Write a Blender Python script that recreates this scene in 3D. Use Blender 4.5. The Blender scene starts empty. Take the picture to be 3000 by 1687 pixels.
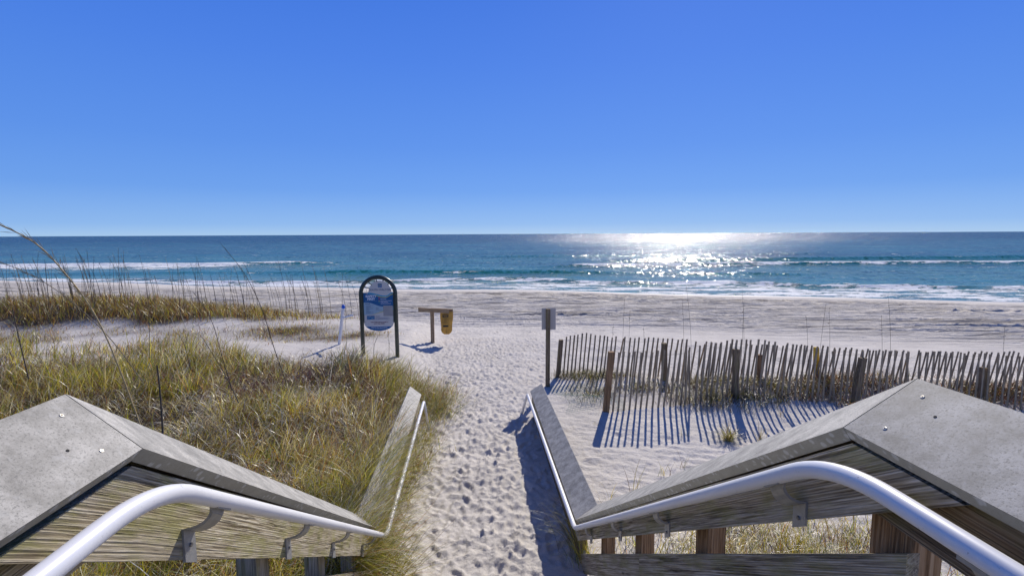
import bpy, bmesh, math, random
import numpy as np
from mathutils import Vector, Matrix
PI = math.pi
rng = np.random.default_rng(7); random.seed(7)
S = bpy.context.scene
COL = S.collection

# ------------------------------------------------------------------ camera
CZ = 3.5
YAW, PIT, ROL, F = math.radians(4.2), math.radians(6.01), math.radians(.286), 1500.
f_ = Vector((math.sin(YAW)*math.cos(PIT), math.cos(YAW)*math.cos(PIT), -math.sin(PIT)))
R_ = Vector((math.cos(YAW), -math.sin(YAW), 0)); U_ = R_.cross(f_)
cd = bpy.data.cameras.new('camera'); cam = bpy.data.objects.new('camera', cd); COL.objects.link(cam)
cd.sensor_width = 36; cd.lens = 18; cd.clip_start = .05; cd.clip_end = 60000
Rr = R_*math.cos(ROL) - U_*math.sin(ROL); Ur = R_*math.sin(ROL) + U_*math.cos(ROL)
M = Matrix((Rr, Ur, -f_)).transposed().to_4x4(); M.translation = Vector((0, 0, CZ))
cam.matrix_world = M; S.camera = cam

def ray(px, py):
    u = (px-1500)/F; v = (843.5-py)/F
    return f_ + (u*math.cos(ROL)+v*math.sin(ROL))*R_ + (-u*math.sin(ROL)+v*math.cos(ROL))*U_
def aty(px, py, Y):
    d = ray(px, py); t = Y/d.y
    return Vector((d.x*t, Y, CZ+d.z*t))
def atz(px, py, z):
    d = ray(px, py); t = (z-CZ)/d.z
    return Vector((d.x*t, d.y*t, z))

# ------------------------------------------------------------------ numpy noise
_tab = rng.random((256, 256))
def vn(x, y, s=0):
    x = np.asarray(x, float)+s*17.3; y = np.asarray(y, float)+s*9.1
    xi = np.floor(x).astype(int); yi = np.floor(y).astype(int)
    fx = x-xi; fy = y-yi; fx = fx*fx*(3-2*fx); fy = fy*fy*(3-2*fy)
    a = _tab[xi & 255, yi & 255]; b = _tab[(xi+1) & 255, yi & 255]
    c = _tab[xi & 255, (yi+1) & 255]; d = _tab[(xi+1) & 255, (yi+1) & 255]
    return (a*(1-fx)+b*fx)*(1-fy)+(c*(1-fx)+d*fx)*fy-.5
def fbm(x, y, o=4, s=0):
    r = 0; a = 1; k = 1
    for i in range(o):
        r = r+a*vn(x*k, y*k, s+i*3); a *= .5; k *= 2.03
    return r
def sst(a, b, x):
    t = np.clip((np.asarray(x, float)-a)/(b-a), 0, 1); return t*t*(3-2*t)
def gs(x, y, cx, cy, rx, ry):
    return np.exp(-((x-cx)/rx)**2-((y-cy)/ry)**2)

def shore(x):
    x = np.asarray(x, float)
    return 50.6-.30*np.clip(x, -70, 60)+.7*np.sin(x*.11+1)+.5*np.sin(x*.27)
SEA = -2.0
def gz(x, y):
    """smooth terrain height"""
    x = np.asarray(x, float); y = np.asarray(y, float)
    t = shore(x)-y
    z = np.where(t > 0, SEA+2*(np.clip(t, 0, 34)/34)**.85, SEA+t*.06)
    z = np.maximum(z, -9)
    inl = sst(26, 36, t)
    left = sst(-1.05, -2.3, x)
    z = z+inl*left*(.30+.05*fbm(x*.4, y*.4, 2, 5)+.25*sst(-3, -14, x)*sst(16, 12, y))
    z = z+.62*np.exp(-((y-21.3)/2.3)**2)*sst(-5, -15, x)+.16*np.exp(-((y-20)/1.8)**2)*sst(-1, -5, x)*sst(-22, -10, x)
    z = z+.24*gs(x, y, 5.5, 10.4, 1.5, .75)+.30*gs(x, y, 8.7, 10.4, 1.9, .8)+.25*gs(x, y, 12, 9.8, 2, 1)
    z = z+.10*gs(x, y, 2.9, 11.4, 1.0, .9)
    z = z+inl*.10*fbm(x*.45+3, y*.45, 3, 9)*sst(1.4, 3, np.abs(x))
    return z

# ------------------------------------------------------------------ object helpers
def prop(o, label=None, cat=None, group=None, kind=None):
    if label: o['label'] = label
    if cat: o['category'] = cat
    if group: o['group'] = group
    if kind: o['kind'] = kind
    return o
def thing(name, loc, label, cat, group=None):
    o = bpy.data.objects.new(name, None); COL.objects.link(o); o.location = loc; o.empty_display_size = .2
    return prop(o, label, cat, group)
def wloc(o):
    v = Vector((0, 0, 0))
    while o is not None:
        v = v+o.location; o = o.parent
    return v
def np_mesh(name, V, Fq, smooth=False):
    me = bpy.data.meshes.new(name)
    V = np.asarray(V, np.float32); Fq = np.asarray(Fq, np.int32)
    me.vertices.add(len(V)); me.vertices.foreach_set('co', V.ravel())
    n = Fq.shape[1]
    me.loops.add(Fq.size); me.loops.foreach_set('vertex_index', Fq.ravel())
    me.polygons.add(len(Fq)); me.polygons.foreach_set('loop_start', np.arange(0, Fq.size, n, dtype=np.int32))
    me.polygons.foreach_set('loop_total', np.full(len(Fq), n, np.int32))
    if smooth: me.polygons.foreach_set('use_smooth', np.ones(len(Fq), bool))
    me.update(); me.validate(); return me
def link(name, me, mat, parent=None, loc=(0, 0, 0)):
    o = bpy.data.objects.new(name, me); COL.objects.link(o); o.parent = parent; o.location = loc
    if mat and not me.materials: me.materials.append(mat)
    return o
def obj(name, bm, mat, parent=None, origin=None, xdir=None, smooth=False, bevel=0):
    """bm holds WORLD coordinates; re-expressed in a frame (origin, x axis along grain)"""
    if bevel:
        es = [e for e in bm.edges if len(e.link_faces) == 2 and e.calc_face_angle(0) > .5]
        bmesh.ops.bevel(bm, geom=es, offset=bevel, segments=2, affect='EDGES', profile=.5)
    bmesh.ops.recalc_face_normals(bm, faces=bm.faces)
    if origin is None:
        c = Vector((0, 0, 0))
        for v in bm.verts: c += v.co
        origin = c/max(1, len(bm.verts))
    origin = Vector(origin)
    if xdir is not None:
        x = Vector(xdir).normalized(); up = Vector((0, 0, 1)) if abs(x.z) < .95 else Vector((0, 1, 0))
        y = up.cross(x).normalized(); z = x.cross(y)
        Fm = Matrix((x, y, z)).transposed().to_4x4()
    else: Fm = Matrix.Identity(4)
    Wm = Matrix.Translation(origin) @ Fm
    bmesh.ops.transform(bm, matrix=Wm.inverted(), verts=bm.verts)
    if smooth:
        for f in bm.faces: f.smooth = True
    me = bpy.data.meshes.new(name); bm.to_mesh(me); bm.free()
    o = bpy.data.objects.new(name, me); COL.objects.link(o)
    if mat: me.materials.append(mat)
    if parent is not None:
        o.parent = parent
        # parents are unrotated empties or framed meshes
        pw = parent['_w'] if '_w' in parent else None
        P = PM.get(parent.name, Matrix.Translation(wloc(parent)))
        o.matrix_local = P.inverted() @ Wm
    else: o.matrix_local = Wm
    PM[o.name] = Wm
    return o
PM = {}
def B(): return bmesh.new()
def hexa(bm, c):
    """8 corners: bottom ring 4, top ring 4"""
    v = [bm.verts.new(p) for p in c]
    for q in ((0, 1, 2, 3), (7, 6, 5, 4), (0, 4, 5, 1), (1, 5, 6, 2), (2, 6, 7, 3), (3, 7, 4, 0)):
        bm.faces.new([v[i] for i in q])
def box(bm, x0, x1, y0, y1, z0, z1):
    hexa(bm, [(x0, y0, z0), (x1, y0, z0), (x1, y1, z0), (x0, y1, z0), (x0, y0, z1), (x1, y0, z1), (x1, y1, z1), (x0, y1, z1)])
def prismYZ(bm, pts, x0, x1):
    a = [bm.verts.new((x0, p[0], p[1])) for p in pts]; b = [bm.verts.new((x1, p[0], p[1])) for p in pts]
    bm.faces.new(a); bm.faces.new(b[::-1]); n = len(pts)
    for i in range(n): bm.faces.new((a[i], b[i], b[(i+1) % n], a[(i+1) % n]))
def loft(bm, rings, cap=True):
    vs = [[bm.verts.new(p) for p in r] for r in rings]; n = len(rings[0])
    for i in range(len(vs)-1):
        for k in range(n): bm.faces.new((vs[i][k], vs[i][(k+1) % n], vs[i+1][(k+1) % n], vs[i+1][k]))
    if cap:
        bm.faces.new(vs[0][::-1]); bm.faces.new(vs[-1])
def tube(bm, pts, r, n=12, cap=True):
    pts = [Vector(p) for p in pts]; m = len(pts)
    rr = r if hasattr(r, '__len__') else [r]*m
    t = (pts[1]-pts[0]).normalized(); a = t.orthogonal().normalized(); rings = []
    for i, p in enumerate(pts):
        t = (pts[min(i+1, m-1)]-pts[max(i-1, 0)]).normalized()
        a = (a-t*a.dot(t)).normalized(); b = t.cross(a)
        rings.append([p+(a*math.cos(2*PI*k/n)+b*math.sin(2*PI*k/n))*rr[i] for k in range(n)])
    loft(bm, rings, cap)
def fillet(pts, rad, seg=8):
    pts = [Vector(p) for p in pts]; out = [pts[0]]
    for i in range(1, len(pts)-1):
        a = (pts[i-1]-pts[i]); b = (pts[i+1]-pts[i]); r = min(rad[i-1], a.length*.45, b.length*.45)
        p0 = pts[i]+a.normalized()*r; p1 = pts[i]+b.normalized()*r
        for k in range(seg+1):
            t = k/seg; out.append(p0*(1-t)**2+pts[i]*2*t*(1-t)+p1*t*t)
    out.append(pts[-1]); return out

# ------------------------------------------------------------------ materials
def mat(name):
    m = bpy.data.materials.new(name); m.use_nodes = True; nt = m.node_tree; nt.nodes.clear()
    out = nt.nodes.new('ShaderNodeOutputMaterial'); p = nt.nodes.new('ShaderNodeBsdfPrincipled')
    nt.links.new(p.outputs[0], out.inputs[0]); return m, nt, p, out
class N:
    def __init__(s, nt): s.nt = nt
    def n(s, t, **k):
        o = s.nt.nodes.new(t)
        for a, b in k.items(): setattr(o, a, b)
        return o
    def l(s, a, b): s.nt.links.new(a, b)
    def inp(s, sock, v):
        if isinstance(v, bpy.types.NodeSocket): s.l(v, sock)
        else: sock.default_value = v
    def coord(s, which='Object', scale=(1, 1, 1), rot=(0, 0, 0), loc=(0, 0, 0), src=None):
        m = s.n('ShaderNodeMapping')
        if src is None: src = s.n('ShaderNodeTexCoord').outputs[which]
        s.l(src, m.inputs[0]); m.inputs['Scale'].default_value = scale
        m.inputs['Rotation'].default_value = rot; m.inputs['Location'].default_value = loc
        return m.outputs[0]
    def noise(s, vec, scale=5, detail=4, rough=.5, dist=0):
        t = s.n('ShaderNodeTexNoise'); s.l(vec, t.inputs['Vector']); t.inputs['Scale'].default_value = scale
        t.inputs['Detail'].default_value = detail; t.inputs['Roughness'].default_value = rough
        t.inputs['Distortion'].default_value = dist; return t.outputs['Fac']
    def ramp(s, fac, stops):
        r = s.n('ShaderNodeValToRGB'); s.l(fac, r.inputs[0]); e = r.color_ramp.elements
        while len(e) < len(stops): e.new(.5)
        for i, (p, c) in enumerate(stops):
            e[i].position = p; e[i].color = (*c, 1) if len(c) == 3 else c
        return r.outputs[0]
    def mix(s, fac, a, b, mode='MIX'):
        m = s.n('ShaderNodeMix', data_type='RGBA', blend_type=mode)
        s.inp(m.inputs[0], fac)
        for i, v in ((6, a), (7, b)):
            s.inp(m.inputs[i], v if isinstance(v, bpy.types.NodeSocket) else (*v, 1))
        return m.outputs[2]
    def math(s, op, a, b=0, c=0, clamp=False):
        m = s.n('ShaderNodeMath', operation=op); m.use_clamp = clamp
        s.inp(m.inputs[0], a); s.inp(m.inputs[1], b); s.inp(m.inputs[2], c); return m.outputs[0]
    def bump(s, h, st=.5, dist=.01, nrm=None):
        b = s.n('ShaderNodeBump'); s.l(h, b.inputs['Height']); b.inputs['Strength'].default_value = st
        b.inputs['Distance'].default_value = dist
        if nrm is not None: s.l(nrm, b.inputs['Normal'])
        return b.outputs[0]
    def attr(s, name, out='Fac'):
        a = s.n('ShaderNodeAttribute'); a.attribute_name = name; return a.outputs[out]
G = lambda v: (v, v, v)

def wood(name, dark, mid, light, moss=0., gscale=1., bump=.6):
    m, nt, p, out = mat(name); h = N(nt)
    oi = h.n('ShaderNodeObjectInfo').outputs['Random']
    tc = h.n('ShaderNodeTexCoord').outputs['Object']
    off = h.n('ShaderNodeVectorMath', operation='MULTIPLY_ADD')
    cx = h.n('ShaderNodeCombineXYZ')
    for i in range(3): h.l(oi, cx.inputs[i])
    h.l(cx.outputs[0], off.inputs[0]); off.inputs[1].default_value = (37, 11, 23); h.l(tc, off.inputs[2])
    src = off.outputs[0]
    n0 = h.noise(h.coord(scale=(.16, 3.0*gscale, 4.2*gscale), src=src), 1, 2, .4)
    sz_ = h.n('ShaderNodeSeparateXYZ'); h.l(src, sz_.inputs[0])
    yz = h.math('ADD', h.math('MULTIPLY', sz_.outputs[2], 1), h.math('MULTIPLY', sz_.outputs[1], .6))
    ring = h.math('MULTIPLY_ADD', h.math('SINE', h.math('ADD', h.math('MULTIPLY', n0, 62), h.math('MULTIPLY', yz, 400*gscale))), .5, .5)
    fine = h.noise(h.coord(scale=(3.0, 95*gscale, 95*gscale), src=src), 1, 5, .7)
    cr = h.noise(h.coord(scale=(1.6, 60*gscale, 60*gscale), src=src), 1, 4, .65)
    hgt = h.math('ADD', h.math('MULTIPLY', ring, .26), h.math('MULTIPLY', h.math('MULTIPLY_ADD', fine, 2.2, -.62), .74))
    c = h.ramp(hgt, [(.22, dark), (.5, mid), (.74, light)])
    crk = h.ramp(cr, [(.37, G(1)), (.43, G(0))])
    grv = h.math('MULTIPLY', h.ramp(ring, [(.80, G(0)), (.97, G(1))]), h.ramp(h.noise(h.coord(scale=(1.1, 14, 14), src=src), 1, 3, .6), [(.36, G(.1)), (.52, G(1))]))
    c = h.mix(h.math('MULTIPLY', grv, .72), c, tuple(v*.5 for v in dark))
    c = h.mix(h.math('MULTIPLY', crk, .75), c, tuple(v*.25 for v in dark))
    big = h.noise(h.coord(scale=(1.5, 4, 4), src=src), 1.3, 3, .6)
    c = h.mix(h.math('MULTIPLY', h.ramp(big, [(.4, G(0)), (.65, G(1))]), .5), c, tuple(v*.8 for v in mid))
    # knots
    vk = h.n('ShaderNodeTexVoronoi'); h.l(h.coord(scale=(1.6, 7, 7), src=src), vk.inputs['Vector']); vk.inputs['Scale'].default_value = 1
    kn = h.ramp(vk.outputs['Distance'], [(.04, G(1)), (.09, G(0))])
    c = h.mix(h.math('MULTIPLY', kn, .7), c, tuple(v*.35 for v in dark))
    if moss:
        mo = h.noise(h.coord(scale=(2.2, 6, 6), src=src), 2.2, 5, .65)
        mf = h.ramp(mo, [(.50-.1*moss, G(0)), (.62, G(1))])
        c = h.mix(h.math('MULTIPLY', mf, moss), c, (.26, .26, .05), 'MIX')
    h.l(c, p.inputs['Base Color']); p.inputs['Roughness'].default_value = .85
    p.inputs['Specular IOR Level'].default_value = .25
    hh = h.math('SUBTRACT', h.math('SUBTRACT', hgt, h.math('MULTIPLY', crk, .8)), grv)
    h.l(h.bump(hh, bump, .004), p.inputs['Normal'])
    return m
W_GREY = wood('weathered_wood', (.12, .09, .055), (.45, .38, .27), (.74, .66, .53), moss=.35)
W_MOSS = wood('mossy_wood', (.12, .09, .05), (.48, .41, .29), (.80, .73, .58), moss=.5)
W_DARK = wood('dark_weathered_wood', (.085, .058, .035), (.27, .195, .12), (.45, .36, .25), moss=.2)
W_POST = wood('brown_post_wood', (.13, .07, .03), (.38, .225, .11), (.56, .38, .22), gscale=.8)
W_SLAT = wood('slat_wood', (.17, .12, .07), (.42, .33, .215), (.66, .56, .42), gscale=1.2)
W_YEL = wood('yellow_painted_wood', (.70, .44, .04), (.85, .58, .08), (.90, .66, .14))

W_STAND = wood('stand_wood', (.14, .09, .045), (.42, .29, .17), (.62, .48, .32))
def m_cap():
    m, nt, p, out = mat('composite_grey'); h = N(nt)
    s = h.coord('Object')
    a = h.noise(s, 9, 7, .7); b = h.noise(s, 170, 4, .75); c2 = h.noise(s, 26, 5, .7)
    c = h.ramp(a, [(.36, (.22, .21, .19)), (.5, (.345, .33, .30)), (.63, (.49, .47, .43))])
    c = h.mix(h.ramp(b, [(.36, G(.8)), (.48, G(0)), (.68, G(0))]), c, (.12, .12, .12))
    c = h.mix(h.math('MULTIPLY', h.ramp(b, [(.58, G(0)), (.72, G(1))]), .5), c, (.55, .55, .56))
    c = h.mix(h.math('MULTIPLY', h.ramp(c2, [(.58, G(0)), (.68, G(1))]), .35), c, (.50, .50, .49))
    # lichen stains near the edge face (side faces carry them)
    ge = h.n('ShaderNodeNewGeometry').outputs['True Normal']; sp = h.n('ShaderNodeSeparateXYZ'); h.l(ge, sp.inputs[0])
    side = h.math('LESS_THAN', sp.outputs[2], .35)
    sc = h.n('ShaderNodeTexVoronoi'); h.l(s, sc.inputs['Vector']); sc.inputs['Scale'].default_value = 34
    blot = h.ramp(sc.outputs['Distance'], [(.32, G(1)), (.42, G(0))])
    gate = h.ramp(h.noise(s, 11, 3, .6), [(.47, G(0)), (.52, G(1))])
    sidec = h.mix(h.math('MULTIPLY', blot, gate), (.33, .31, .24), (.56, .55, .50))
    c = h.mix(h.math('MULTIPLY', side, .75), c, sidec)
    h.l(c, p.inputs['Base Color']); p.inputs['Roughness'].default_value = .62
    p.inputs['Specular IOR Level'].default_value = .4
    h.l(h.bump(h.math('ADD', h.math('MULTIPLY', b, .6), h.math('MULTIPLY', c2, .4)), .35, .0014), p.inputs['Normal'])
    return m
CAP = m_cap()

def simple(name, col, rough=.5, metal=0., nz=.0, nscale=20, spec=.5, bump=0, dirt=None):
    m, nt, p, out = mat(name); h = N(nt); s = h.coord('Object')
    a = h.noise(s, nscale, 5, .6)
    c = h.ramp(a, [(.3, tuple(v*(1-nz) for v in col)), (.7, tuple(min(1, v*(1+nz)) for v in col))])
    if dirt:
        d = h.ramp(h.noise(h.coord('Object', (1, 1, 1)), 45, 6, .75), [(.64, G(0)), (.69, G(1))])
        c = h.mix(h.math('MULTIPLY', d, dirt), c, (.10, .10, .09))
    h.l(c, p.inputs['Base Color']); p.inputs['Roughness'].default_value = rough; p.inputs['Metallic'].default_value = metal
    p.inputs['Specular IOR Level'].default_value = spec
    if bump: h.l(h.bump(a, bump, .003), p.inputs['Normal'])
    return m
PIPE = simple('white_coated_aluminium', (.80, .80, .81), .36, .05, .05, 3, dirt=.55)
BRK = simple('grey_aluminium', (.36, .36, .35), .45, .5, .15, 30)
BOLT = simple('bolt_steel', (.25, .24, .22), .4, .7, .2, 60)
SCREW = simple('screw_brass', (.80, .74, .60), .25, .3, .15, 90)
HOLE = simple('dark_hole', (.02, .02, .02), .9)
FRM = simple('dark_green_metal', (.045, .06, .05), .38, .1, .25, 12, dirt=.2)
WHITEP = simple('panel_white', (.76, .70, .62), .45, 0, .03)
BLUEP = simple('panel_blue', (.01, .13, .33), .4, 0, .03)
LBLUE = simple('panel_light_blue', (.42, .56, .62), .4, 0, .03)
TEALP = simple('panel_teal', (.06, .40, .60), .4)
YELP = simple('panel_yellow', (.66, .58, .12), .4)
REDP = simple('panel_red', (.55, .03, .05), .4)
GRNP = simple('panel_green', (.10, .45, .32), .4)
MAR = simple('lettering_maroon', (.20, .03, .05), .5)
NAVY = simple('lettering_navy', (.03, .06, .16), .5)
GREYL = simple('lettering_grey', (.22, .23, .30), .5)
WHT = simple('lettering_white', (.80, .82, .85), .5)
BLK = simple('print_black', (.025, .025, .022), .6)
PVC = simple('white_pvc', (.72, .72, .74), .4, 0, .05, 6)
PVCB = simple('blue_cap', (.01, .12, .62), .35)
SIGNB = simple('bare_aluminium_sign', (.50, .46, .42), .5, .2, .05, 6)
BAGM = simple('tan_canvas_bag', (.55, .31, .07), .8, 0, .22, 9, .2, .5)
WIRE = simple('rusty_wire', (.10, .08, .06), .7, .4, .2, 40)
NET = simple('green_netting', (.05, .16, .12), .8)
ROPE = simple('driftwood', (.20, .14, .07), .9, 0, .3, 20)

def m_sand():
    m, nt, p, out = mat('white_sand'); h = N(nt)
    s = h.coord('Object'); geo = h.n('ShaderNodeNewGeometry')
    big = h.noise(s, .8, 4, .55); mid = h.noise(s, 13, 6, .66); grain = h.noise(s, 160, 2, .6)
    c = h.ramp(big, [(.3, (.61, .572, .525)), (.7, (.735, .69, .635))])
    c = h.mix(h.ramp(grain, [(.36, G(.5)), (.46, G(0))]), c, (.30, .28, .26))
    # sparse debris bits
    v = h.n('ShaderNodeTexVoronoi'); h.l(s, v.inputs['Vector']); v.inputs['Scale'].default_value = 7
    bit = h.math('MULTIPLY', h.ramp(v.outputs['Distance'], [(.05, G(1)), (.075, G(0))]), h.ramp(mid, [(.53, G(0)), (.56, G(1))]))
    c = h.mix(h.math('MULTIPLY', bit, .8), c, (.10, .08, .05))
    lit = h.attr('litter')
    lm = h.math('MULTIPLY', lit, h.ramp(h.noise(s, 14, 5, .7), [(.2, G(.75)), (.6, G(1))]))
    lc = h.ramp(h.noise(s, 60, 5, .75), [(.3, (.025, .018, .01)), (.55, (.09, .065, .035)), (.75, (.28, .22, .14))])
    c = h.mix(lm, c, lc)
    tr = h.attr('track')       # tyre-track band: turned darker sand plus painted shade of ruts and pits
    st = h.noise(h.coord('Object', (.35, 3.2, 1), (0, 0, math.radians(7))), 1, 5, .62, .6)
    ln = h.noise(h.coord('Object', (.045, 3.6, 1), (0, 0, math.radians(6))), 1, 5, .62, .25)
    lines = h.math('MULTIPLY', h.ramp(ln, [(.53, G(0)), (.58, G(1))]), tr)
    c = h.mix(h.math('MULTIPLY', tr, h.ramp(st, [(.42, G(0)), (.62, G(.7))])), c, (.36, .34, .325))
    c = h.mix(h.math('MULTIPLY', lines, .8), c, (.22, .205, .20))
    pk = h.noise(h.coord('Object', (1.3, 3.6, 1), (0, 0, math.radians(5))), 1, 5, .72)
    c = h.mix(h.math('MULTIPLY', h.ramp(tr, [(0, G(.35)), (1, G(1))]), h.ramp(pk, [(.59, G(0)), (.63, G(.6))])), c, (.21, .195, .185))  # dark flecks painted as shade in small pits, fainter off the tracks
    wet = h.attr('wet')
    c = h.mix(wet, c, (.52, .48, .44))
    h.l(c, p.inputs['Base Color'])
    h.l(h.math('SUBTRACT', .95, h.math('MULTIPLY', wet, .62)), p.inputs['Roughness'])
    h.l(h.math('ADD', .12, h.math('MULTIPLY', wet, .5)), p.inputs['Specular IOR Level'])
    dry = h.math('SUBTRACT', 1, wet)
    crumb = h.noise(s, 55, 4, .7)
    hh = h.math('ADD', h.math('MULTIPLY', mid, 1.0), h.math('MULTIPLY', crumb, .28))
    b1 = h.n('ShaderNodeBump'); h.l(h.math('MULTIPLY', hh, dry), b1.inputs['Height']); b1.inputs['Strength'].default_value = .9; b1.inputs['Distance'].default_value = .03
    scuff = h.noise(h.coord('Object', (1.6, 3.4, 1), (0, 0, math.radians(6))), 1.1, 4, .68, .8)
    hs = h.math('MULTIPLY', tr, h.math('SUBTRACT', h.math('ADD', scuff, h.math('MULTIPLY', st, .8)), h.math('MULTIPLY', lines, .35)))
    b2 = h.n('ShaderNodeBump'); h.l(hs, b2.inputs['Height']); b2.inputs['Strength'].default_value = .8; b2.inputs['Distance'].default_value = .16
    h.l(b1.outputs[0], b2.inputs['Normal']); h.l(b2.outputs[0], p.inputs['Normal'])
    return m
SAND = m_sand()

def m_water():
    m, nt, p, out = mat('sea_water'); h = N(nt)
    s = h.coord('Object')
    dep = h.attr('deep'); foam = h.attr('foam'); face = h.attr('face')
    lp = h.noise(h.coord('Object', (.010, .05, 1), (0, 0, .1)), 1, 4, .6)
    dd = h.math('ADD', dep, h.math('MULTIPLY', h.math('SUBTRACT', lp, .5), .9), clamp=True)
    c = h.ramp(dd, [(0, (.16, .27, .23)), (.22, (.075, .20, .20)), (.5, (.034, .122, .16)), (1, (.012, .055, .115))])
    st1 = h.noise(h.coord('Object', (.11, .42, 1), (0, 0, .04)), 1, 5, .68)
    st2 = h.noise(h.coord('Object', (.02, .05, 1), (0, 0, .03)), 1, 5, .7)
    stk = h.math('ADD', h.math('MULTIPLY', st1, .5), h.math('MULTIPLY', st2, .5))  # streaks of water tone that also paint reflection patches into the colour
    c = h.mix(h.ramp(stk, [(.40, G(.45)), (.52, G(0))]), c, (.002, .03, .07))
    c = h.mix(h.ramp(stk, [(.50, G(0)), (.62, G(.55))]), c, (.035, .25, .29))
    c = h.mix(face, c, (.015, .15, .12))
    fn = h.noise(h.coord('Object', (.8, 1.5, 1)), .9, 6, .72, .6)
    fw = h.noise(h.coord('Object', (.25, .9, 1)), .55, 4, .6, .5)
    ff = h.math('ADD', foam, h.math('MULTIPLY', h.math('SUBTRACT', h.math('ADD', fn, fw), 1.0), 2.3))
    fm = h.ramp(ff, [(.48, G(0)), (.60, G(1))])
    c = h.mix(fm, c, (.82, .85, .87))
    h.l(c, p.inputs['Base Color']); p.inputs['IOR'].default_value = 1.33
    far = h.attr('far')
    h.l(h.math('ADD', h.math('ADD', .11, h.math('MULTIPLY', far, .05)), h.math('MULTIPLY', fm, .6)), p.inputs['Roughness'])
    h.l(h.math('SUBTRACT', .36, h.math('MULTIPLY', far, .16)), p.inputs['Specular IOR Level'])
    calm = h.attr('calm')
    # facet slopes of the wind ripples taken straight from vector noise at three wave sizes
    def vnoise(scale, rot, det, rough):
        t = h.n('ShaderNodeTexNoise'); h.l(h.coord('Object', scale, (0, 0, rot)), t.inputs['Vector'])
        t.inputs['Scale'].default_value = 1; t.inputs['Detail'].default_value = det; t.inputs['Roughness'].default_value = rough
        v = h.n('ShaderNodeVectorMath', operation='SUBTRACT'); h.l(t.outputs['Color'], v.inputs[0]); v.inputs[1].default_value = (.5, .5, .5); return v.outputs[0]
    def vscale(v, k):
        o_ = h.n('ShaderNodeVectorMath', operation='SCALE'); h.l(v, o_.inputs[0]); h.inp(o_.inputs['Scale'], k); return o_.outputs[0]
    def vadd(a, b):
        o_ = h.n('ShaderNodeVectorMath', operation='ADD'); h.l(a, o_.inputs[0]); h.l(b, o_.inputs[1]); return o_.outputs[0]
    A = vnoise((2.2, 3.0, 1), .1, 4, .65); B_ = vnoise((1.7, .75, 1), .05, 5, .72); C_ = vnoise((.55, .075, 1), .03, 5, .72)
    sl = vadd(vadd(vscale(A, h.math('MULTIPLY', calm, 1.2)), vscale(B_, h.math('MULTIPLY', calm, 1.8))), vscale(C_, h.math('MULTIPLY', far, 2.5)))
    fl = h.n('ShaderNodeVectorMath', operation='MULTIPLY'); h.l(sl, fl.inputs[0]); fl.inputs[1].default_value = (1, 1, 0)
    gnm = h.n('ShaderNodeNewGeometry').outputs['Normal']
    nr = h.n('ShaderNodeVectorMath', operation='NORMALIZE'); h.l(vadd(gnm, fl.outputs[0]), nr.inputs[0])
    b3 = h.n('ShaderNodeBump'); h.l(h.math('MULTIPLY', fm, h.math('ADD', .5, fn)), b3.inputs['Height']); b3.inputs['Strength'].default_value = .8; b3.inputs['Distance'].default_value = .22
    h.l(nr.outputs[0], b3.inputs['Normal'])
    df = h.n('ShaderNodeBsdfDiffuse'); h.l(c, df.inputs[0]); h.l(b3.outputs[0], df.inputs['Normal'])
    gl = h.n('ShaderNodeBsdfAnisotropic'); gl.inputs[0].default_value = (1, 1, 1, 1)
    h.l(p.inputs['Roughness'].links[0].from_socket, gl.inputs['Roughness']); h.l(b3.outputs[0], gl.inputs['Normal'])
    fr = h.n('ShaderNodeFresnel'); fr.inputs['IOR'].default_value = 1.33; h.l(b3.outputs[0], fr.inputs['Normal'])
    fac = h.math('MULTIPLY', h.math('MINIMUM', fr.outputs[0], .62), h.math('SUBTRACT', .62, h.math('MULTIPLY', fm, .5)))
    mx = h.n('ShaderNodeMixShader'); h.l(fac, mx.inputs[0]); h.l(df.outputs[0], mx.inputs[1]); h.l(gl.outputs[0], mx.inputs[2]); h.l(mx.outputs[0], out.inputs[0])
    return m
WATER = m_water()

def m_grass():
    m, nt, p, out = mat('dune_grass_blades'); h = N(nt)
    c = h.attr('Col', 'Color')
    h.l(c, p.inputs['Base Color']); p.inputs['Roughness'].default_value = .34; p.inputs['Specular IOR Level'].default_value = .7
    t = h.n('ShaderNodeBsdfTranslucent'); h.l(h.mix(1, c, (1, .95, .6), 'MULTIPLY'), t.inputs[0])
    mx = h.n('ShaderNodeMixShader'); mx.inputs[0].default_value = .45
    h.l(p.outputs[0], mx.inputs[1]); h.l(t.outputs[0], mx.inputs[2]); h.l(mx.outputs[0], out.inputs[0])
    return m
GRASS = m_grass()

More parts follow.
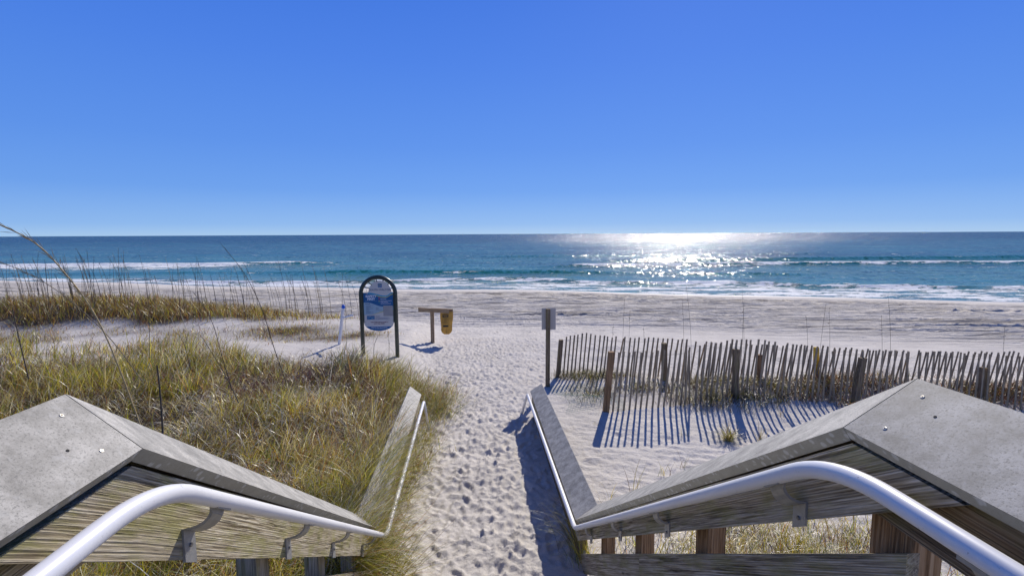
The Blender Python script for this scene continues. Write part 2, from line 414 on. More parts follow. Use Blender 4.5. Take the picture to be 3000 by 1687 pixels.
# ------------------------------------------------------------------ ground
def axis(lo, hi, fine_lo, fine_hi, d, g):
    a = list(np.arange(fine_lo, fine_hi, d)); s = d
    x = a[-1]
    while x < hi: s *= g; x += s; a.append(x)
    s = d; x = fine_lo; b = []
    while x > lo: s *= g; x -= s; b.append(x)
    return np.array(b[::-1]+a)
def make_ground():
    X = axis(-500, 500, -2.6, 4.6, .024, 1.035)
    ys = [3.6]
    while ys[-1] < 64: ys.append(ys[-1]+.02*max(1, (ys[-1]/5.5))**1.25)
    s = .1
    while ys[-1] < 200: s *= 1.2; ys.append(ys[-1]+s)
    back = []; y = 3.6; s = .08
    while y > -400: s *= 1.15; y -= s; back.append(y)
    Y = np.array(back[::-1]+ys)
    GX, GY = np.meshgrid(X, Y)
    Z = gz(GX, GY)
    t = shore(GX)-GY
    D = np.zeros_like(Z)
    # footprints
    def stamp(cx, cy, ang, L, Wd, dep):
        R = L*.95
        i0, i1 = np.searchsorted(X, [cx-R, cx+R]); j0, j1 = np.searchsorted(Y, [cy-R, cy+R])
        if i1-i0 < 2 or j1-j0 < 2: return
        gx = GX[j0:j1, i0:i1]-cx; gy = GY[j0:j1, i0:i1]-cy
        c, s_ = math.cos(ang), math.sin(ang)
        a = (gx*c+gy*s_)/L; b = (-gx*s_+gy*c)/(Wd*(1-.25*np.clip(a*1.3, -1, 1)))
        r = np.sqrt(a*a+b*b)*2
        pit = -dep*sst(1.15, .62, r)+dep*.55*np.exp(-((r-1.35)/.28)**2)
        pit = pit+dep*.25*np.sin(a*38)*sst(1, .5, r)*(dep > .02)
        D[j0:j1, i0:i1] = np.where(np.abs(pit) > 1e-4, D[j0:j1, i0:i1]*(1-.6*sst(1.3, .8, r))+pit, D[j0:j1, i0:i1])
    for i in range(2300):
        y = 3.6+13.5*rng.random()**.85
        w = .95+.12*max(0, y-9)
        x = -.02+w*np.clip(rng.normal(0, .55), -1.15, 1.15)+.03*max(0, y-9)
        stamp(x, y, PI/2+rng.normal(0, .45), .19+.08*rng.random(), .085+.03*rng.random(), .008+.014*rng.random())
    for i in range(900):
        y = 12+12*rng.random(); x = rng.normal(.5, 5)
        if x < -2.2 or (x > 1.6 and y < 14): continue
        stamp(x, y, rng.random()*PI, .27, .13, .010+.014*rng.random())
    for i in range(60):
        stamp(rng.uniform(1.6, 6), rng.uniform(3.8, 8.5), rng.random()*PI, .3, .2, .012)
    D += (.022*fbm(GX*4.2, GY*4.2, 3, 2)+.012*fbm(GX*13, GY*13, 2, 6))*sst(30, 20, GY)+.02*fbm(GX*1.1, GY*1.6, 2, 4)*sst(36, 24, GY)
    # wind ripples beyond the right railing
    rip = sst(1.3, 2.2, GX)*sst(11, 8, GY)
    D += rip*.008*np.sin(GX*9+GY*26+6*fbm(GX*.8, GY*.8, 2, 8))*(.5+fbm(GX, GY, 2, 12))
    # tyre ruts along the beach
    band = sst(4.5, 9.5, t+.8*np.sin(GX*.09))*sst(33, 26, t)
    ph = GY+.11*GX
    rut = np.zeros_like(Z)
    for k in range(34):
        c0 = 17+29*(k+rng.random()*.8)/34; sl = rng.normal(0, .02); wob = .25*fbm(GX*.07, GY*0+k, 2, k)
        for o in (0, 1.7):
            q = (ph+sl*GX+wob*.7-c0-o)
            rut += -.035*np.exp(-(q/.13)**2)+.024*np.exp(-((q-.27)/.11)**2)+.024*np.exp(-((q+.27)/.11)**2)
    lump = fbm(GX*1.2, GY*2.8, 3, 31)
    D += band*(rut*(1.0+1.8*np.clip(fbm(GX*.12, GY*.3, 2, 40)+.35, 0, 1))+.045*lump)
    Z = Z+D*sst(.3, 3, t)
    V = np.stack([GX, GY, Z], -1).reshape(-1, 3)
    ny, nx = GX.shape; idx = np.arange(ny*nx).reshape(ny, nx)
    Fq = np.stack([idx[:-1, :-1], idx[:-1, 1:], idx[1:, 1:], idx[1:, :-1]], -1).reshape(-1, 4)
    me = np_mesh('sand', V, Fq, True)
    wet = sst(3.2, .8, t+.8*fbm(GX*.15, GY*.15, 2, 3))
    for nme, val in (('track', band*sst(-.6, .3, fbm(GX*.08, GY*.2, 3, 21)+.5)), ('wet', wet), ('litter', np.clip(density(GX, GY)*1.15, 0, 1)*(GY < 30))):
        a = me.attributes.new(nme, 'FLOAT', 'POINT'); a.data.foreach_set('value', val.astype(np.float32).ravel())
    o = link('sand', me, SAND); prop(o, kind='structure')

def density(x, y):
    """where the dune grass grows (0..1)"""
    x = np.asarray(x, float); y = np.asarray(y, float)
    n = fbm(x*.55, y*.55, 3, 50)
    edge = -1.32-.2*sst(7, 10, y)-.55*np.clip(y-10.5, 0, 4)+.45*n
    a = sst(0, -.5, x-edge)*sst(13.6, 12.4, y+.07*np.clip(-x-4, 0, 20)-1.2*n)
    b = sst(1.9, .9, np.abs(y-20.6-.03*(x+10)+1.2*n))*sst(-4.0, -9.5, x+2.5*n)*.95
    c = .62*sst(.05, .45, n+.2+.25*fbm(x*1.7, y*1.7, 2, 57))*sst(-2.6, -3.6, x)*sst(13, 14, y)*sst(19, 17, y)*.7
    d = .8*gs(x, y, -6.2, 17.2, 1.6, .8)+.6*gs(x, y, -4.3, 16.2, 1.4, .5)
    return np.clip(a+b+c+d, 0, 1)
make_ground()

# ------------------------------------------------------------------ sea
def make_sea():
    X = axis(-30000, 30000, -75, 75, .36, 1.045)
    ys = [30.]
    while ys[-1] < 150: ys.append(ys[-1]+.16*max(1, ys[-1]/45)**1.6)
    s = 1.3
    while ys[-1] < 40000: s *= 1.12; ys.append(ys[-1]+s)
    Y = np.array(ys); GX, GY = np.meshgrid(X, Y)
    u = GY-shore(GX)                      # metres seaward
    Z = np.full_like(GX, SEA+.02)
    foam = np.zeros_like(Z); face = np.zeros_like(Z)
    # shore break
    n1 = fbm(GX*.06, GY*0+3, 3, 60); n2 = fbm(GX*.25, GY*.5, 3, 61)
    width = 3.2+7.5*sst(-32, 8, GX)+2.5*n1
    crest = width*(1+.1*n2)
    q = u-crest
    Z += .48*np.exp(-(q/np.where(q > 0, 1.6, .8))**2)*sst(-70, -20, GX)*(.75+.5*n1)*(.8+.5*n2)
    foam += sst(-.3, .3, u)*sst(.35, -.5, q)*(.50+.3*n2)+.32*np.exp(-(q/.6)**2)
    face += np.exp(-((q+1.3)/.7)**2)*sst(-.1, .25, n1)*.7
    # a thin broken line of bore foam inside
    foam += .35*np.exp(-((u-width*.45-.8*n2)/.5)**2)*(u > 0)
    # outer breakers: (y centre, x range, amplitude, foam)
    def breaker(yc, x0, x1, amp, fo, wd, fw, sl=0., green=1.):
        nonlocal Z, foam, face
        w = .9*fbm(GX*.04, GX*0+yc, 3, int(yc))
        q = GY-(yc+sl*(GX-(x0+x1)/2)+w*3)
        e = sst(x0-8, x0+6, GX)*sst(x1+8, x1-6, GX)
        Z += amp*e*np.exp(-(q/np.where(q > 0, wd*1.6, wd))**2)
        face += e*green*np.exp(-((q+wd*.75)/(wd*.7))**2)
        foam += e*fo*(np.exp(-((q-.1)/(.5+fw*.12))**2)*.7+sst(.3, -.4, q)*sst(-fw-1.5, -fw*.3, q)*.62)
    breaker(100, -115, -44, .45, 1.0, 1.8, 16, -.03, .6)
    breaker(101, -43, -30, .45, .85, 1.6, 4, 0)
    breaker(99, 28, 150, .62, 0.10, 2.2, 1, .0)
    breaker(83, 14, 150, .50, .75, 1.5, 2.0, -.02)
    breaker(78, -80, -10, .26, 0, 2.5, 0, -.1, .6)
    breaker(74, -22, 20, .24, .0, 1.8, 0, -.12, .6)
    breaker(125, 5, 90, .30, .0, 2.5, 0, 0, .5)
    breaker(68, -5, 42, .25, .15, 1.3, .6, -.2)
    # wind swell in real geometry
    amp = sst(0, 12, u)*sst(260, 120, GY)
    Z += amp*(.10*fbm(GX*.09, GY*.35, 3, 70)+.05*fbm(GX*.5, GY*1.1, 2, 71))
    Z = np.where(u < 0, np.minimum(Z, SEA+.02), Z)
    # swash film rides up a little
    deep = np.clip(.05+.30*sst(0, 30, u)+.25*sst(30, 110, u)+.42*sst(90, 600, u), 0, 1)
    deep = deep-.13*np.exp(-((u-30)/8)**2)-.12*np.exp(-((u-58)/9)**2)
    calm = np.clip(.18+.5*sst(2, 25, u)+.32*sst(25, 80, u), 0, 1)
    V = np.stack([GX, GY, Z], -1).reshape(-1, 3)
    ny, nx = GX.shape; idx = np.arange(ny*nx).reshape(ny, nx)
    Fq = np.stack([idx[:-1, :-1], idx[:-1, 1:], idx[1:, 1:], idx[1:, :-1]], -1).reshape(-1, 4)
    me = np_mesh('sea', V, Fq, True)
    for nme, val in (('deep', deep), ('foam', foam), ('face', np.clip(face, 0, 1)), ('calm', calm), ('far', sst(70, 420, GY))):
        a = me.attributes.new(nme, 'FLOAT', 'POINT'); a.data.foreach_set('value', val.astype(np.float32).ravel())
    o = link('sea', me, WATER); prop(o, kind='structure')
make_sea()

# ------------------------------------------------------------------ guard railings
def railing(sd, st, pst, label, seed):
    """sd +1 right / -1 left. st = stations (y, xi, zi, xo, zo) of the canted cap's top face; pst = handrail path"""
    T = thing('guard_railing', (st[0][1], 0, 2.0), label, 'railing')
    th = .040
    for i in range(3):
        a, b = st[i], st[i+1]; d = Vector((0, b[0]-a[0], b[4]-a[4])).normalized()
        rings = []
        for j, q in enumerate((a, b)):
            y, xi, zi, xo, zo = q
            nrm = Vector((-(zo-zi), 0, (xo-xi)*1.0)) if sd > 0 else Vector(((zo-zi), 0, -(xo-xi)))
            nrm = Vector((-(zo-zi)*sd, 0, abs(xo-xi))).normalized()
            pi = Vector((xi, y, zi)); po = Vector((xo, y, zo))
            g = .0015*(1 if j == 0 else -1)     # hairline joint
            pi.y += g; po.y += g
            # mitre the underside along the bisector
            off = -nrm*th/(math.cos(math.radians(33)) if i == 1 else 1)
            rings.append([pi, po, po+off, pi+off])
        bm = B(); loft(bm, rings)
        o = obj('cap_board', bm, CAP, T, origin=Vector((a[1], a[0], a[2])), xdir=d, bevel=.009)
        # screws
        def on(yy, f):
            k = (yy-a[0])/(b[0]-a[0]); L = lambda m: a[m]+(b[m]-a[m])*k
            p = Vector((L(1), yy, L(2))).lerp(Vector((L(3), yy, L(4))), f)
            return p
        tn = (Vector((a[3], 0, a[4]))-Vector((a[1], 0, a[2]))).normalized()
        nn = d.cross(tn) if sd < 0 else tn.cross(d)
        if nn.z < 0: nn = -nn
        if i == 0: sy = [st[1][0]-.09, .6, .1, -.5]
        elif i == 1: sy = [st[1][0]+.5, 3.0, 4.4]
        else: sy = [5.5, 7, 8.6]
        for yy in sy:
            for fr in (.22, .78):
                c = on(yy+(.02 if fr > .5 else 0), fr); bm = B(); ta = nn.orthogonal().normalized(); tb = nn.cross(ta)
                r = .0055; loft(bm, [[c+nn*hh+(ta*math.cos(q*PI/6)+tb*math.sin(q*PI/6))*rr for q in range(12)] for hh, rr in ((-.002, r), (.0012, r), (.0016, r*.75))])
                s_ = obj('screw', bm, SCREW, o)
                bm = B(); loft(bm, [[c+nn*hh+(ta*math.cos(q*PI/4)+tb*math.sin(q*PI/4))*.0018 for q in range(8)] for hh in (.0013, .0022)])
                obj('drive_hole', bm, HOLE, o)
            if i < 1:
                c = on(yy-.06, .5+.1*sd); bm = B(); ta = nn.orthogonal().normalized(); tb = nn.cross(ta)
                loft(bm, [[c+nn*hh+(ta*math.cos(q*PI/4)+tb*math.sin(q*PI/4))*.004 for q in range(8)] for hh in (-.003, .0009)])
                obj('nail_hole', bm, HOLE, o)
    (yA, xi, zi, xo, zo), (yB, xb, zb, xob, zob), (yC, xc, zc, xoc, zoc), (yE, xe, ze, xoe, zoe) = st
    sl = (zb-zc)/(yC-yB)
    hb = .264 if sd > 0 else .318
    tb = .045          # cap thickness under inner edge
    ov = .03*sd
    def skewx(bm):     # follow the railing as it drifts sideways
        for v in bm.verts:
            k = min(1, max(0, (v.co.y-yB)/(yC-yB))); v.co.x += (xc-xb)*k
    # sloping fascia, its upper end cut along the level cap
    yT = yB-(hb-tb)/sl
    pts = [(yT, zb-tb-.003), (yB, zb-tb-.003), (yC+.02, zc-tb-.003), (yC+.02, zc-hb+.02), (yB, zb-hb)]
    bm = B(); prismYZ(bm, pts, xb+ov, xb+ov+.036*sd); skewx(bm)
    obj('fascia_board', bm, W_MOSS if sd < 0 else W_GREY, T, xdir=(0, 1, -sl), bevel=.004)
    # level fascia behind it
    bm = B(); box(bm, *sorted((xb+ov+.039*sd, xb+ov+.075*sd)), yA, yB-.01, zb-.228, zb-tb-.005)
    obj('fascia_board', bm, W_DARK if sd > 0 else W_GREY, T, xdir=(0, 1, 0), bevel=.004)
    # lower level fascia
    bm = B(); hexa(bm, [(x, y, z) for z0 in (-.235, -tb-.004) for (x, y, z) in ((xc+ov, yC+.025, zc+z0), (xc+ov+.036*sd, yC+.025, zc+z0), (xe+ov+.036*sd, yE-.02, ze+z0), (xe+ov, yE-.02, ze+z0))])
    obj('fascia_board', bm, W_MOSS, T, xdir=(0, 1, 0), bevel=.004)
    # wedge blocks under the cap (ripped support pieces on each run)
    for (ya, yb, xa, za, xb2, zb2) in ((yA, yB, xb, zb, xb, zb), (yB, yC, xb, zb, xc, zc), (yC, yE, xc, zc, xe, ze)):
        x1 = ov+.077*sd; rings = []
        for y, x, z in ((ya, xa, za), (yb, xb2, zb2)):
            w = (xo-xi); rise = (zo-zi)/abs(w)
            rings.append([Vector((x+x1, y, z-tb-.12)), Vector((x+x1, y, z-tb-.012+rise*abs(x1)*.9)), Vector((x+x1+.05*sd, y, z-tb-.012+rise*(abs(x1)+.05)*.9)), Vector((x+x1+.05*sd, y, z-tb-.12))])
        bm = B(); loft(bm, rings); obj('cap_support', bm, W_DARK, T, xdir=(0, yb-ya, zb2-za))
    # lower rail: sloping and level
    bm = B(); h0 = .382 if sd > 0 else .44
    pts = [(yB-.16, zb-h0+.16*sl), (3.2, zb-h0-(3.2-yB)*sl), (3.2, zb-h0-.22-(3.2-yB)*sl), (yB-.16, zb-h0-.22+.16*sl)]
    x0 = xb+.07*sd
    prismYZ(bm, pts, x0, x0+.036*sd); skewx(bm); obj('lower_rail', bm, W_GREY, T, xdir=(0, 1, -sl), bevel=.004)
    bm = B(); pts = [(3.204, zb-h0-(3.204-yB)*sl), (yC+.1, zb-h0-(yC+.1-yB)*sl), (yC+.1, zb-h0-.22-(yC+.1-yB)*sl), (3.204, zb-h0-.22-(3.204-yB)*sl)]
    prismYZ(bm, pts, x0, x0+.036*sd); skewx(bm); obj('lower_rail', bm, W_GREY, T, xdir=(0, 1, -sl), bevel=.004)
    bm = B(); box(bm, *sorted((xc+.07*sd, xc+.106*sd)), yC+.11, yE, zc-.52, zc-.239)
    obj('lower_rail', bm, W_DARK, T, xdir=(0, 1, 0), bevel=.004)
    bm = B(); box(bm, *sorted((xb+.07*sd, xb+.106*sd)), yA, yB-.17, zb-.62, zb-.43)
    obj('lower_rail', bm, W_GREY, T, xdir=(0, 1, 0), bevel=.004)
    # posts
    for y in (-.6, 1.19 if sd > 0 else .97, 2.31, 3.27, 4.22, 5.3, 6.6, 7.9, yE-.16):
        k = min(1, max(0, (y-yB)/(yC-yB))); xx = xb+(xc-xb)*k+.109*sd
        y1 = y+.135
        ztop = zb-.10 if y < yB else (zb-.09-(y1-yB)*sl if y < yC else zc-.09)
        zt0 = ztop if y < yB or y > yC-.1 else ztop+(y1-y)*sl
        bm = B(); xa, xb_ = sorted((xx, xx+.09*sd)); zg = -.5
        hexa(bm, [(xa, y, zg), (xb_, y, zg), (xb_, y1, zg), (xa, y1, zg), (xa, y, zt0), (xb_, y, zt0), (xb_, y1, ztop), (xa, y1, ztop)])
        obj('post', bm, W_POST if sd > 0 else W_GREY, T, xdir=(0, 0, 1), bevel=.005)
    # handrail pipe
    bm = B(); path = fillet(pst, [.20, .12, .09, .05], 10); tube(bm, path, .0245, 20)
    hr = obj('handrail', bm, PIPE, T, smooth=True)
    # brackets
    def pz(y):
        for a, b in zip(pst, pst[1:]):
            if a[1] <= y <= b[1] and b[1] > a[1]:
                k = (y-a[1])/(b[1]-a[1]); return a[2]+(b[2]-a[2])*k, a[0]+(b[0]-a[0])*k
    ys = (.85, 1.52, 2.62, 3.5, 4.4, 6.2, 7.8, 9.0) if sd > 0 else (.72, 1.62, 2.5, 3.35, 4.3, 6.2, 7.8)
    for y in ys:
        if y > pst[-2][1]: continue
        z, x = pz(y); k = min(1, max(0, (y-yB)/(yC-yB))); xf = xb+(xc-xb)*k+ov
        if y < yB-.3: xf += .039*sd
        g = sl if yB < y < yC else 0
        prof = [(x-.012*sd, z-.0265), (x+.012*sd, z-.0265)]
        L = abs(xf-x); zc0 = z-.105
        for q in range(1, 7):
            a = q/6*PI/2; prof.append((x+.012*sd+(L-.016)*sd*(1-math.cos(a)), z-.0265-.070*math.sin(a)))
        x_e = xf-.003*sd
        prof[-1] = (x_e, prof[-1][1]); prof.append((x_e, z-(.176 if sd > 0 else .205)))
        w = .031; t = .009; bm = B(); rings = []
        for q in range(len(prof)):
            a = Vector(prof[max(q-1, 0)]); b = Vector(prof[min(q+1, len(prof)-1)]); tt = (b-a).normalized(); n2 = Vector((-tt.y, tt.x))*t*.5
            p = Vector(prof[q]); ww = w*(1.25 if q in (0, 1) else 1)
            rings.append([Vector((p.x+n2.x, y-ww, p.y+n2.y+ww*g)), Vector((p.x+n2.x, y+ww, p.y+n2.y-ww*g)), Vector((p.x-n2.x, y+ww, p.y-n2.y-ww*g)), Vector((p.x-n2.x, y-ww, p.y-n2.y+ww*g))])
        loft(bm, rings); br = obj('bracket', bm, BRK, T)
        bm = B(); c = Vector((x_e-.004*sd, y, z-.145)); tube(bm, [c, c-Vector((.006*sd, 0, 0))], [.0075, .0065], 10)
        obj('bolt', bm, BOLT, br)
    return T
RS = [(-1.6, 1.03, 2.955, 1.24, 3.09), (1.32, 1.03, 2.955, 1.24, 3.09), (5.0, 1.018, .535, 1.245, .69), (9.45, 1.03, .52, 1.25, .665)]
RP = [(.96, -1.6, 2.89), (.96, 1.26, 2.885), (.985, 4.86, .525), (.975, 9.42, .475), (.89, 9.9, -.15)]
LS = [(-1.6, -.89, 2.936, -1.07, 3.09), (1.385, -.89, 2.936, -1.07, 3.09), (4.95, -1.0, .57, -1.2, .73), (9.25, -1.0, .58, -1.2, .74)]
LP = [(-.81, -1.6, 2.87), (-.81, 1.30, 2.87), (-.90, 4.84, .55), (-.91, 8.80, .60), (-.85, 9.1, -.15)]
railing(1, RS, RP, 'grey capped timber railing with white pipe handrail, right of the sand path', 1)
railing(-1, LS, LP, 'grey capped timber railing with white pipe handrail, overgrown by grass left of the path', 2)

# landing and stairs the railings stand on (below the view)
T = thing('beach_staircase', (0, 0, 1.9), 'weathered timber landing and steps between the two guard railings', 'stairs')
for k in range(14):
    y = -1.6+k*.145*1.45
    if y > 1.15: break
    bm = B(); box(bm, -.98, 1.12, y, y+.2, 1.90, 1.938); obj('deck_board', bm, W_GREY, T, xdir=(1, 0, 0), bevel=.004)
for k in range(10):
    y = 1.2+k*.275; z = 1.72-k*.18
    if z < -.1: break
    bm = B(); box(bm, -.98, 1.10, y, y+.285, z, z+.038); obj('tread', bm, W_GREY, T, xdir=(1, 0, 0), bevel=.004)

# ------------------------------------------------------------------ sand fences
def mesh_slat():
    bm = B(); n = 6; rings = []
    for i in range(n+1):
        t = i/n; x = 1.28*t; w = .019*(1+random.uniform(-.12, .12)); o = random.uniform(-.003, .003)
        rings.append([Vector((x, -.005, o-w)), Vector((x, .005, o-w)), Vector((x, .005, o+w)), Vector((x, -.005, o+w))])
    loft(bm, rings); bmesh.ops.recalc_face_normals(bm, faces=bm.faces)
    me = bpy.data.meshes.new('slat'); bm.to_mesh(me); bm.free(); me.materials.append(W_SLAT); return me
SL = [mesh_slat() for _ in range(9)]
def polyat(P, s):
    for a, b in zip(P, P[1:]):
        L = (Vector(b)-Vector(a)).length
        if s <= L: return Vector(a).lerp(Vector(b), s/L)
        s -= L
    return Vector(P[-1])
def fence(P, top, lean, pitch, n, posts, label, seed):
    rr = random.Random(seed)
    T = thing('sand_fence', (P[0][0], P[0][1], float(gz(P[0][0], P[0][1]))), label, 'fence')
    L0 = T.location.copy(); s = .12; tops = []
    for i in range(n):
        p = polyat(P, s); s += pitch*rr.uniform(.85, 1.15)
        zt = top(p.x)+rr.uniform(-.02, .02); ln = lean(p.x)+rr.gauss(0, .007); fw = rr.gauss(.03, .012)
        if rr.random() < .05: ln += rr.choice((-.12, .1)); zt -= .06
        x = Vector((math.sin(ln), -fw, math.cos(ln))).normalized(); y = Vector((0, 1, 0)); y = (y-x*y.dot(x)).normalized(); z = x.cross(y)
        Mx = Matrix((x, y, z)).transposed().to_4x4(); base = Vector((p.x+math.sin(ln)*zt, p.y-fw*zt, zt))-x*1.28
        Mx.translation = base-L0
        o = bpy.data.objects.new('slat', SL[rr.randrange(9)]); COL.objects.link(o); o.parent = T; o.matrix_local = Mx
        PM[o.name] = Matrix.Translation(L0) @ Mx
        tops.append((p, ln, fw, zt))
    for k, hh in enumerate((.10, .36, .62, .90)):
        bm = B(); pts = []
        for j, (p, ln, fw, zt) in enumerate(tops):
            z = zt-hh; pts.append((p.x+math.sin(ln)*z, p.y-fw*z+(.008 if j % 2 else -.008), z+.006*math.sin(j*.7+k)))
        tube(bm, pts, .0017, 5); obj('wire', bm, WIRE, T)
    for (px, py, zt, ln, w, m, yel) in posts:
        bm = B(); zg = float(gz(px, py))-.3; d = Vector((math.sin(ln), 0, math.cos(ln)))
        b0 = Vector((px, py, zg)); t0 = Vector((px+math.tan(ln)*(zt-zg), py, zt)); q = w/2
        hexa(bm, [b0+Vector(v) for v in ((-q, -q, 0), (q, -q, 0), (q, q, 0), (-q, q, 0))]+[t0+Vector(v) for v in ((-q, -q, 0), (q, -q, 0), (q, q, 0), (-q, q, 0))])
        o = obj('fence_post', bm, m, T, xdir=(0, 0, 1), bevel=.004)
        if yel: o['label'] = yel
    return T
nearP = [(2.60, 9.72, 0), (3.9, 9.74, 0), (5.4, 9.95, 0), (6.3, 9.75, 0), (7.55, 9.5, 0), (10.15, 8.95, 0), (11.5, 8.6, 0), (13.2, 8.3, 0)]
farP = [(2.05, 12.2, 0), (2.5, 12.35, 0), (3.2, 12.05, 0), (4.4, 11.8, 0), (5.24, 11.2, 0), (6.4, 10.9, 0), (7.5, 10.75, 0), (8.15, 10.4, 0), (9, 10.1, 0), (9.9, 9.8, 0), (11.2, 9.6, 0), (13.2, 9.2, 0)]
def post_at(px, pyt, pyb, Y, w, m, yel=None, pxt=None):
    b = aty(px, pyb, Y); t = aty(pxt or px, pyt, Y)
    return (b.x, Y, t.z, math.atan2(t.x-b.x, max(.3, t.z-b.z)), w, m, yel)
fence(nearP, lambda x: 1.18+.17*math.exp(-((x-5.4)/1.1)**2)-.05*max(0, x-9)*.5, lambda x: .085-.015*(x-2.6), .112, 97,
      [post_at(1772, 1030, 1195, 9.73, .11, W_POST, pxt=1787), post_at(2157, 1022, 1167, 9.86, .10, W_DARK), post_at(2500, 1048, 1160, 9.42, .11, W_DARK, pxt=2520), post_at(2878, 1076, 1174, 9.1, .105, W_DARK, pxt=2884)],
      'nearer weathered slat sand fence casting striped shadows on the white sand', 3)
fence(farP, lambda x: 1.0+.06*math.exp(-((x-2.6)/.5)**2)-.02*math.sin(x), lambda x: .07+.013*(x-2), .108, 99,
      [post_at(1632, 995, 1104, 12.15, .10, W_DARK, pxt=1641), post_at(1948, 1005, 1085, 11.6, .11, W_DARK), post_at(2227, 1038, 1090, 10.9, .10, W_POST), post_at(2394, 1017, 1100, 10.75, .085, W_YEL, 'yellow painted fence post')],
      'farther slat sand fence nearer the sea, starting beside the blank white sign', 4)

# plastic netting heaped by the far fence
T = None
bm = B()
def netp(i, j):
    x = 1.75+i*.055; y = 9.6+j*.055*1.25
    x2 = x+.15*math.sin(j*.2); zz = float(gz(x2, y))
    return Vector((x2, y, zz+.025+.14*max(0, math.sin(j*.19+i*.05))*max(0, math.sin(i*.13+.4))))
for i in range(0, 22):
    tube(bm, [netp(i, j) for j in range(26)], .0016, 3)
for j in range(0, 26):
    tube(bm, [netp(i, j) for i in range(22)], .0016, 3)
o = obj('plastic_netting', bm, NET); prop(o, 'green plastic mesh netting lying crumpled on the sand between railing and fences', 'netting')

# ------------------------------------------------------------------ blank-backed sign on post
b = atz(1604, 1136, 0); Y = b.y; g0 = float(gz(b.x, Y))
T = thing('sign_post', (b.x, Y, g0), 'square dark timber post carrying a blank white sign seen from behind, at the path edge', 'sign')
tp = aty(1606, 905, Y); bm = B(); hexa(bm, [(b.x+x, Y+y, g0-.3) for x, y in ((-.045, -.045), (.045, -.045), (.045, .045), (-.045, .045))]+[(tp.x+x, Y+y, tp.z) for x, y in ((-.045, -.045), (.045, -.045), (.045, .045), (-.045, .045))])
obj('post', bm, W_DARK, T, xdir=(0, 0, 1), bevel=.004)
p0 = aty(1587, 903, Y+.05); p1 = aty(1628, 965, Y+.05)
bm = B(); box(bm, p0.x, p1.x, Y+.049, Y+.052, p1.z, p0.z); obj('sign_plate', bm, SIGNB, T)
for zz in (p0.z-.08, p1.z+.08):
    bm = B(); tube(bm, [(tp.x, Y-.047, zz), (tp.x, Y-.054, zz)], .009, 8); obj('bolt', bm, BOLT, T)

# ------------------------------------------------------------------ T-shaped timber stand + hanging bag
Y = 16.3; c = aty(1268, 1007, Y); g0 = float(gz(c.x, Y))
T = thing('timber_stand', (c.x, Y, g0), 'T-shaped timber stand of one post and a crossbar on the open beach', 'wooden stand')
bm = B(); t_ = aty(1268, 906, Y); box(bm, c.x-.058, c.x+.058, Y-.05, Y+.05, g0-.4, t_.z+.01); obj('post', bm, W_STAND, T, xdir=(0, 0, 1), bevel=.005)
a = aty(1226, 906, Y); e = aty(1316, 911, Y); dz = .062; bm = B()
hexa(bm, [(a.x, Y-.092, a.z-dz), (e.x, Y-.092, e.z-dz), (e.x, Y-.052, e.z-dz), (a.x, Y-.052, a.z-dz), (a.x, Y-.092, a.z+dz), (e.x, Y-.092, e.z+dz), (e.x, Y-.052, e.z+dz), (a.x, Y-.052, a.z+dz)])
obj('crossbar', bm, W_STAND, T, xdir=(e.x-a.x, 0, e.z-a.z), bevel=.004)
e2 = aty(1327, 909, Y+.07); a2 = aty(1262, 906, Y+.07); bm = B()
hexa(bm, [(a2.x, Y+.052, a2.z-.05), (e2.x, Y+.052, e2.z-.035), (e2.x, Y+.09, e2.z-.035), (a2.x, Y+.09, a2.z-.05), (a2.x, Y+.052, a2.z+.045), (e2.x, Y+.052, e2.z+.04), (e2.x, Y+.09, e2.z+.04), (a2.x, Y+.09, a2.z+.045)])
obj('crossbar', bm, W_STAND, T, xdir=(1, 0, 0), bevel=.004)
for dx, dz in ((-.42, .03), (-.42, -.03), (-.33, .03), (-.33, -.03), (-.1, .02), (.25, -.05)):
    bm = B(); q = Vector((c.x+dx, Y-.092, a.z+dz-.03*(dx+.46))); tube(bm, [q, q+Vector((0, -.004, 0))], .009, 8); obj('bolt', bm, BOLT, T)
# bag
k = .01095
bx = aty(1309, 940, Y-.0).x; zt = aty(1309, 912, Y).z; zb = aty(1309, 979, Y).z; H = zt-zb
bm = B(); rings = []
for i in range(15):
    t = i/14; z = zt-H*t
    w = (.200+.012*math.sin(t*7))*(1-.10*t) if t < .78 else .18*math.sqrt(max(.02, 1-((t-.78)/.24)**2))
    dpt = .012+.065*math.sin(min(1, t*1.15)*PI)**.8
    cx_ = bx-.012*t
    ring = []
    for q in range(16):
        a_ = 2*PI*q/16; ring.append(Vector((cx_+w*math.copysign(abs(math.cos(a_))**.75, math.cos(a_)), Y+.0-.0+dpt*math.sin(a_)*(1+.15*math.sin(q*2+i)), z)))
    rings.append(ring)
loft(bm, rings)
for v in bm.verts: v.co.y += .0
bag = obj('hanging_bag', bm, BAGM, smooth=True)
prop(bag, 'tan canvas bag with black printed panels hanging from the timber stand', 'bag')
def text(name, s, x, z, y, size, m, parent, align='CENTER', off=0., sx=1., thick=.0008, rot=0):
    cu = bpy.data.curves.new(name, 'FONT'); cu.body = s; cu.size = size; cu.align_x = align; cu.offset = off; cu.extrude = thick; cu.resolution_u = 2
    o = bpy.data.objects.new(name, cu); COL.objects.link(o)
    bpy.context.view_layer.update()
    me = bpy.data.meshes.new_from_object(o.evaluated_get(bpy.context.evaluated_depsgraph_get()))
    COL.objects.unlink(o); bpy.data.objects.remove(o)
    bm = bmesh.new(); bm.from_mesh(me)
    bmesh.ops.transform(bm, matrix=Matrix.Translation((x, y, z)) @ Matrix.Rotation(rot, 4, 'Y') @ Matrix.Rotation(PI/2, 4, 'X') @ Matrix.Diagonal((sx, 1, 1, 1)), verts=bm.verts)
    return obj(name, bm, m, parent)
bf = Y-.078
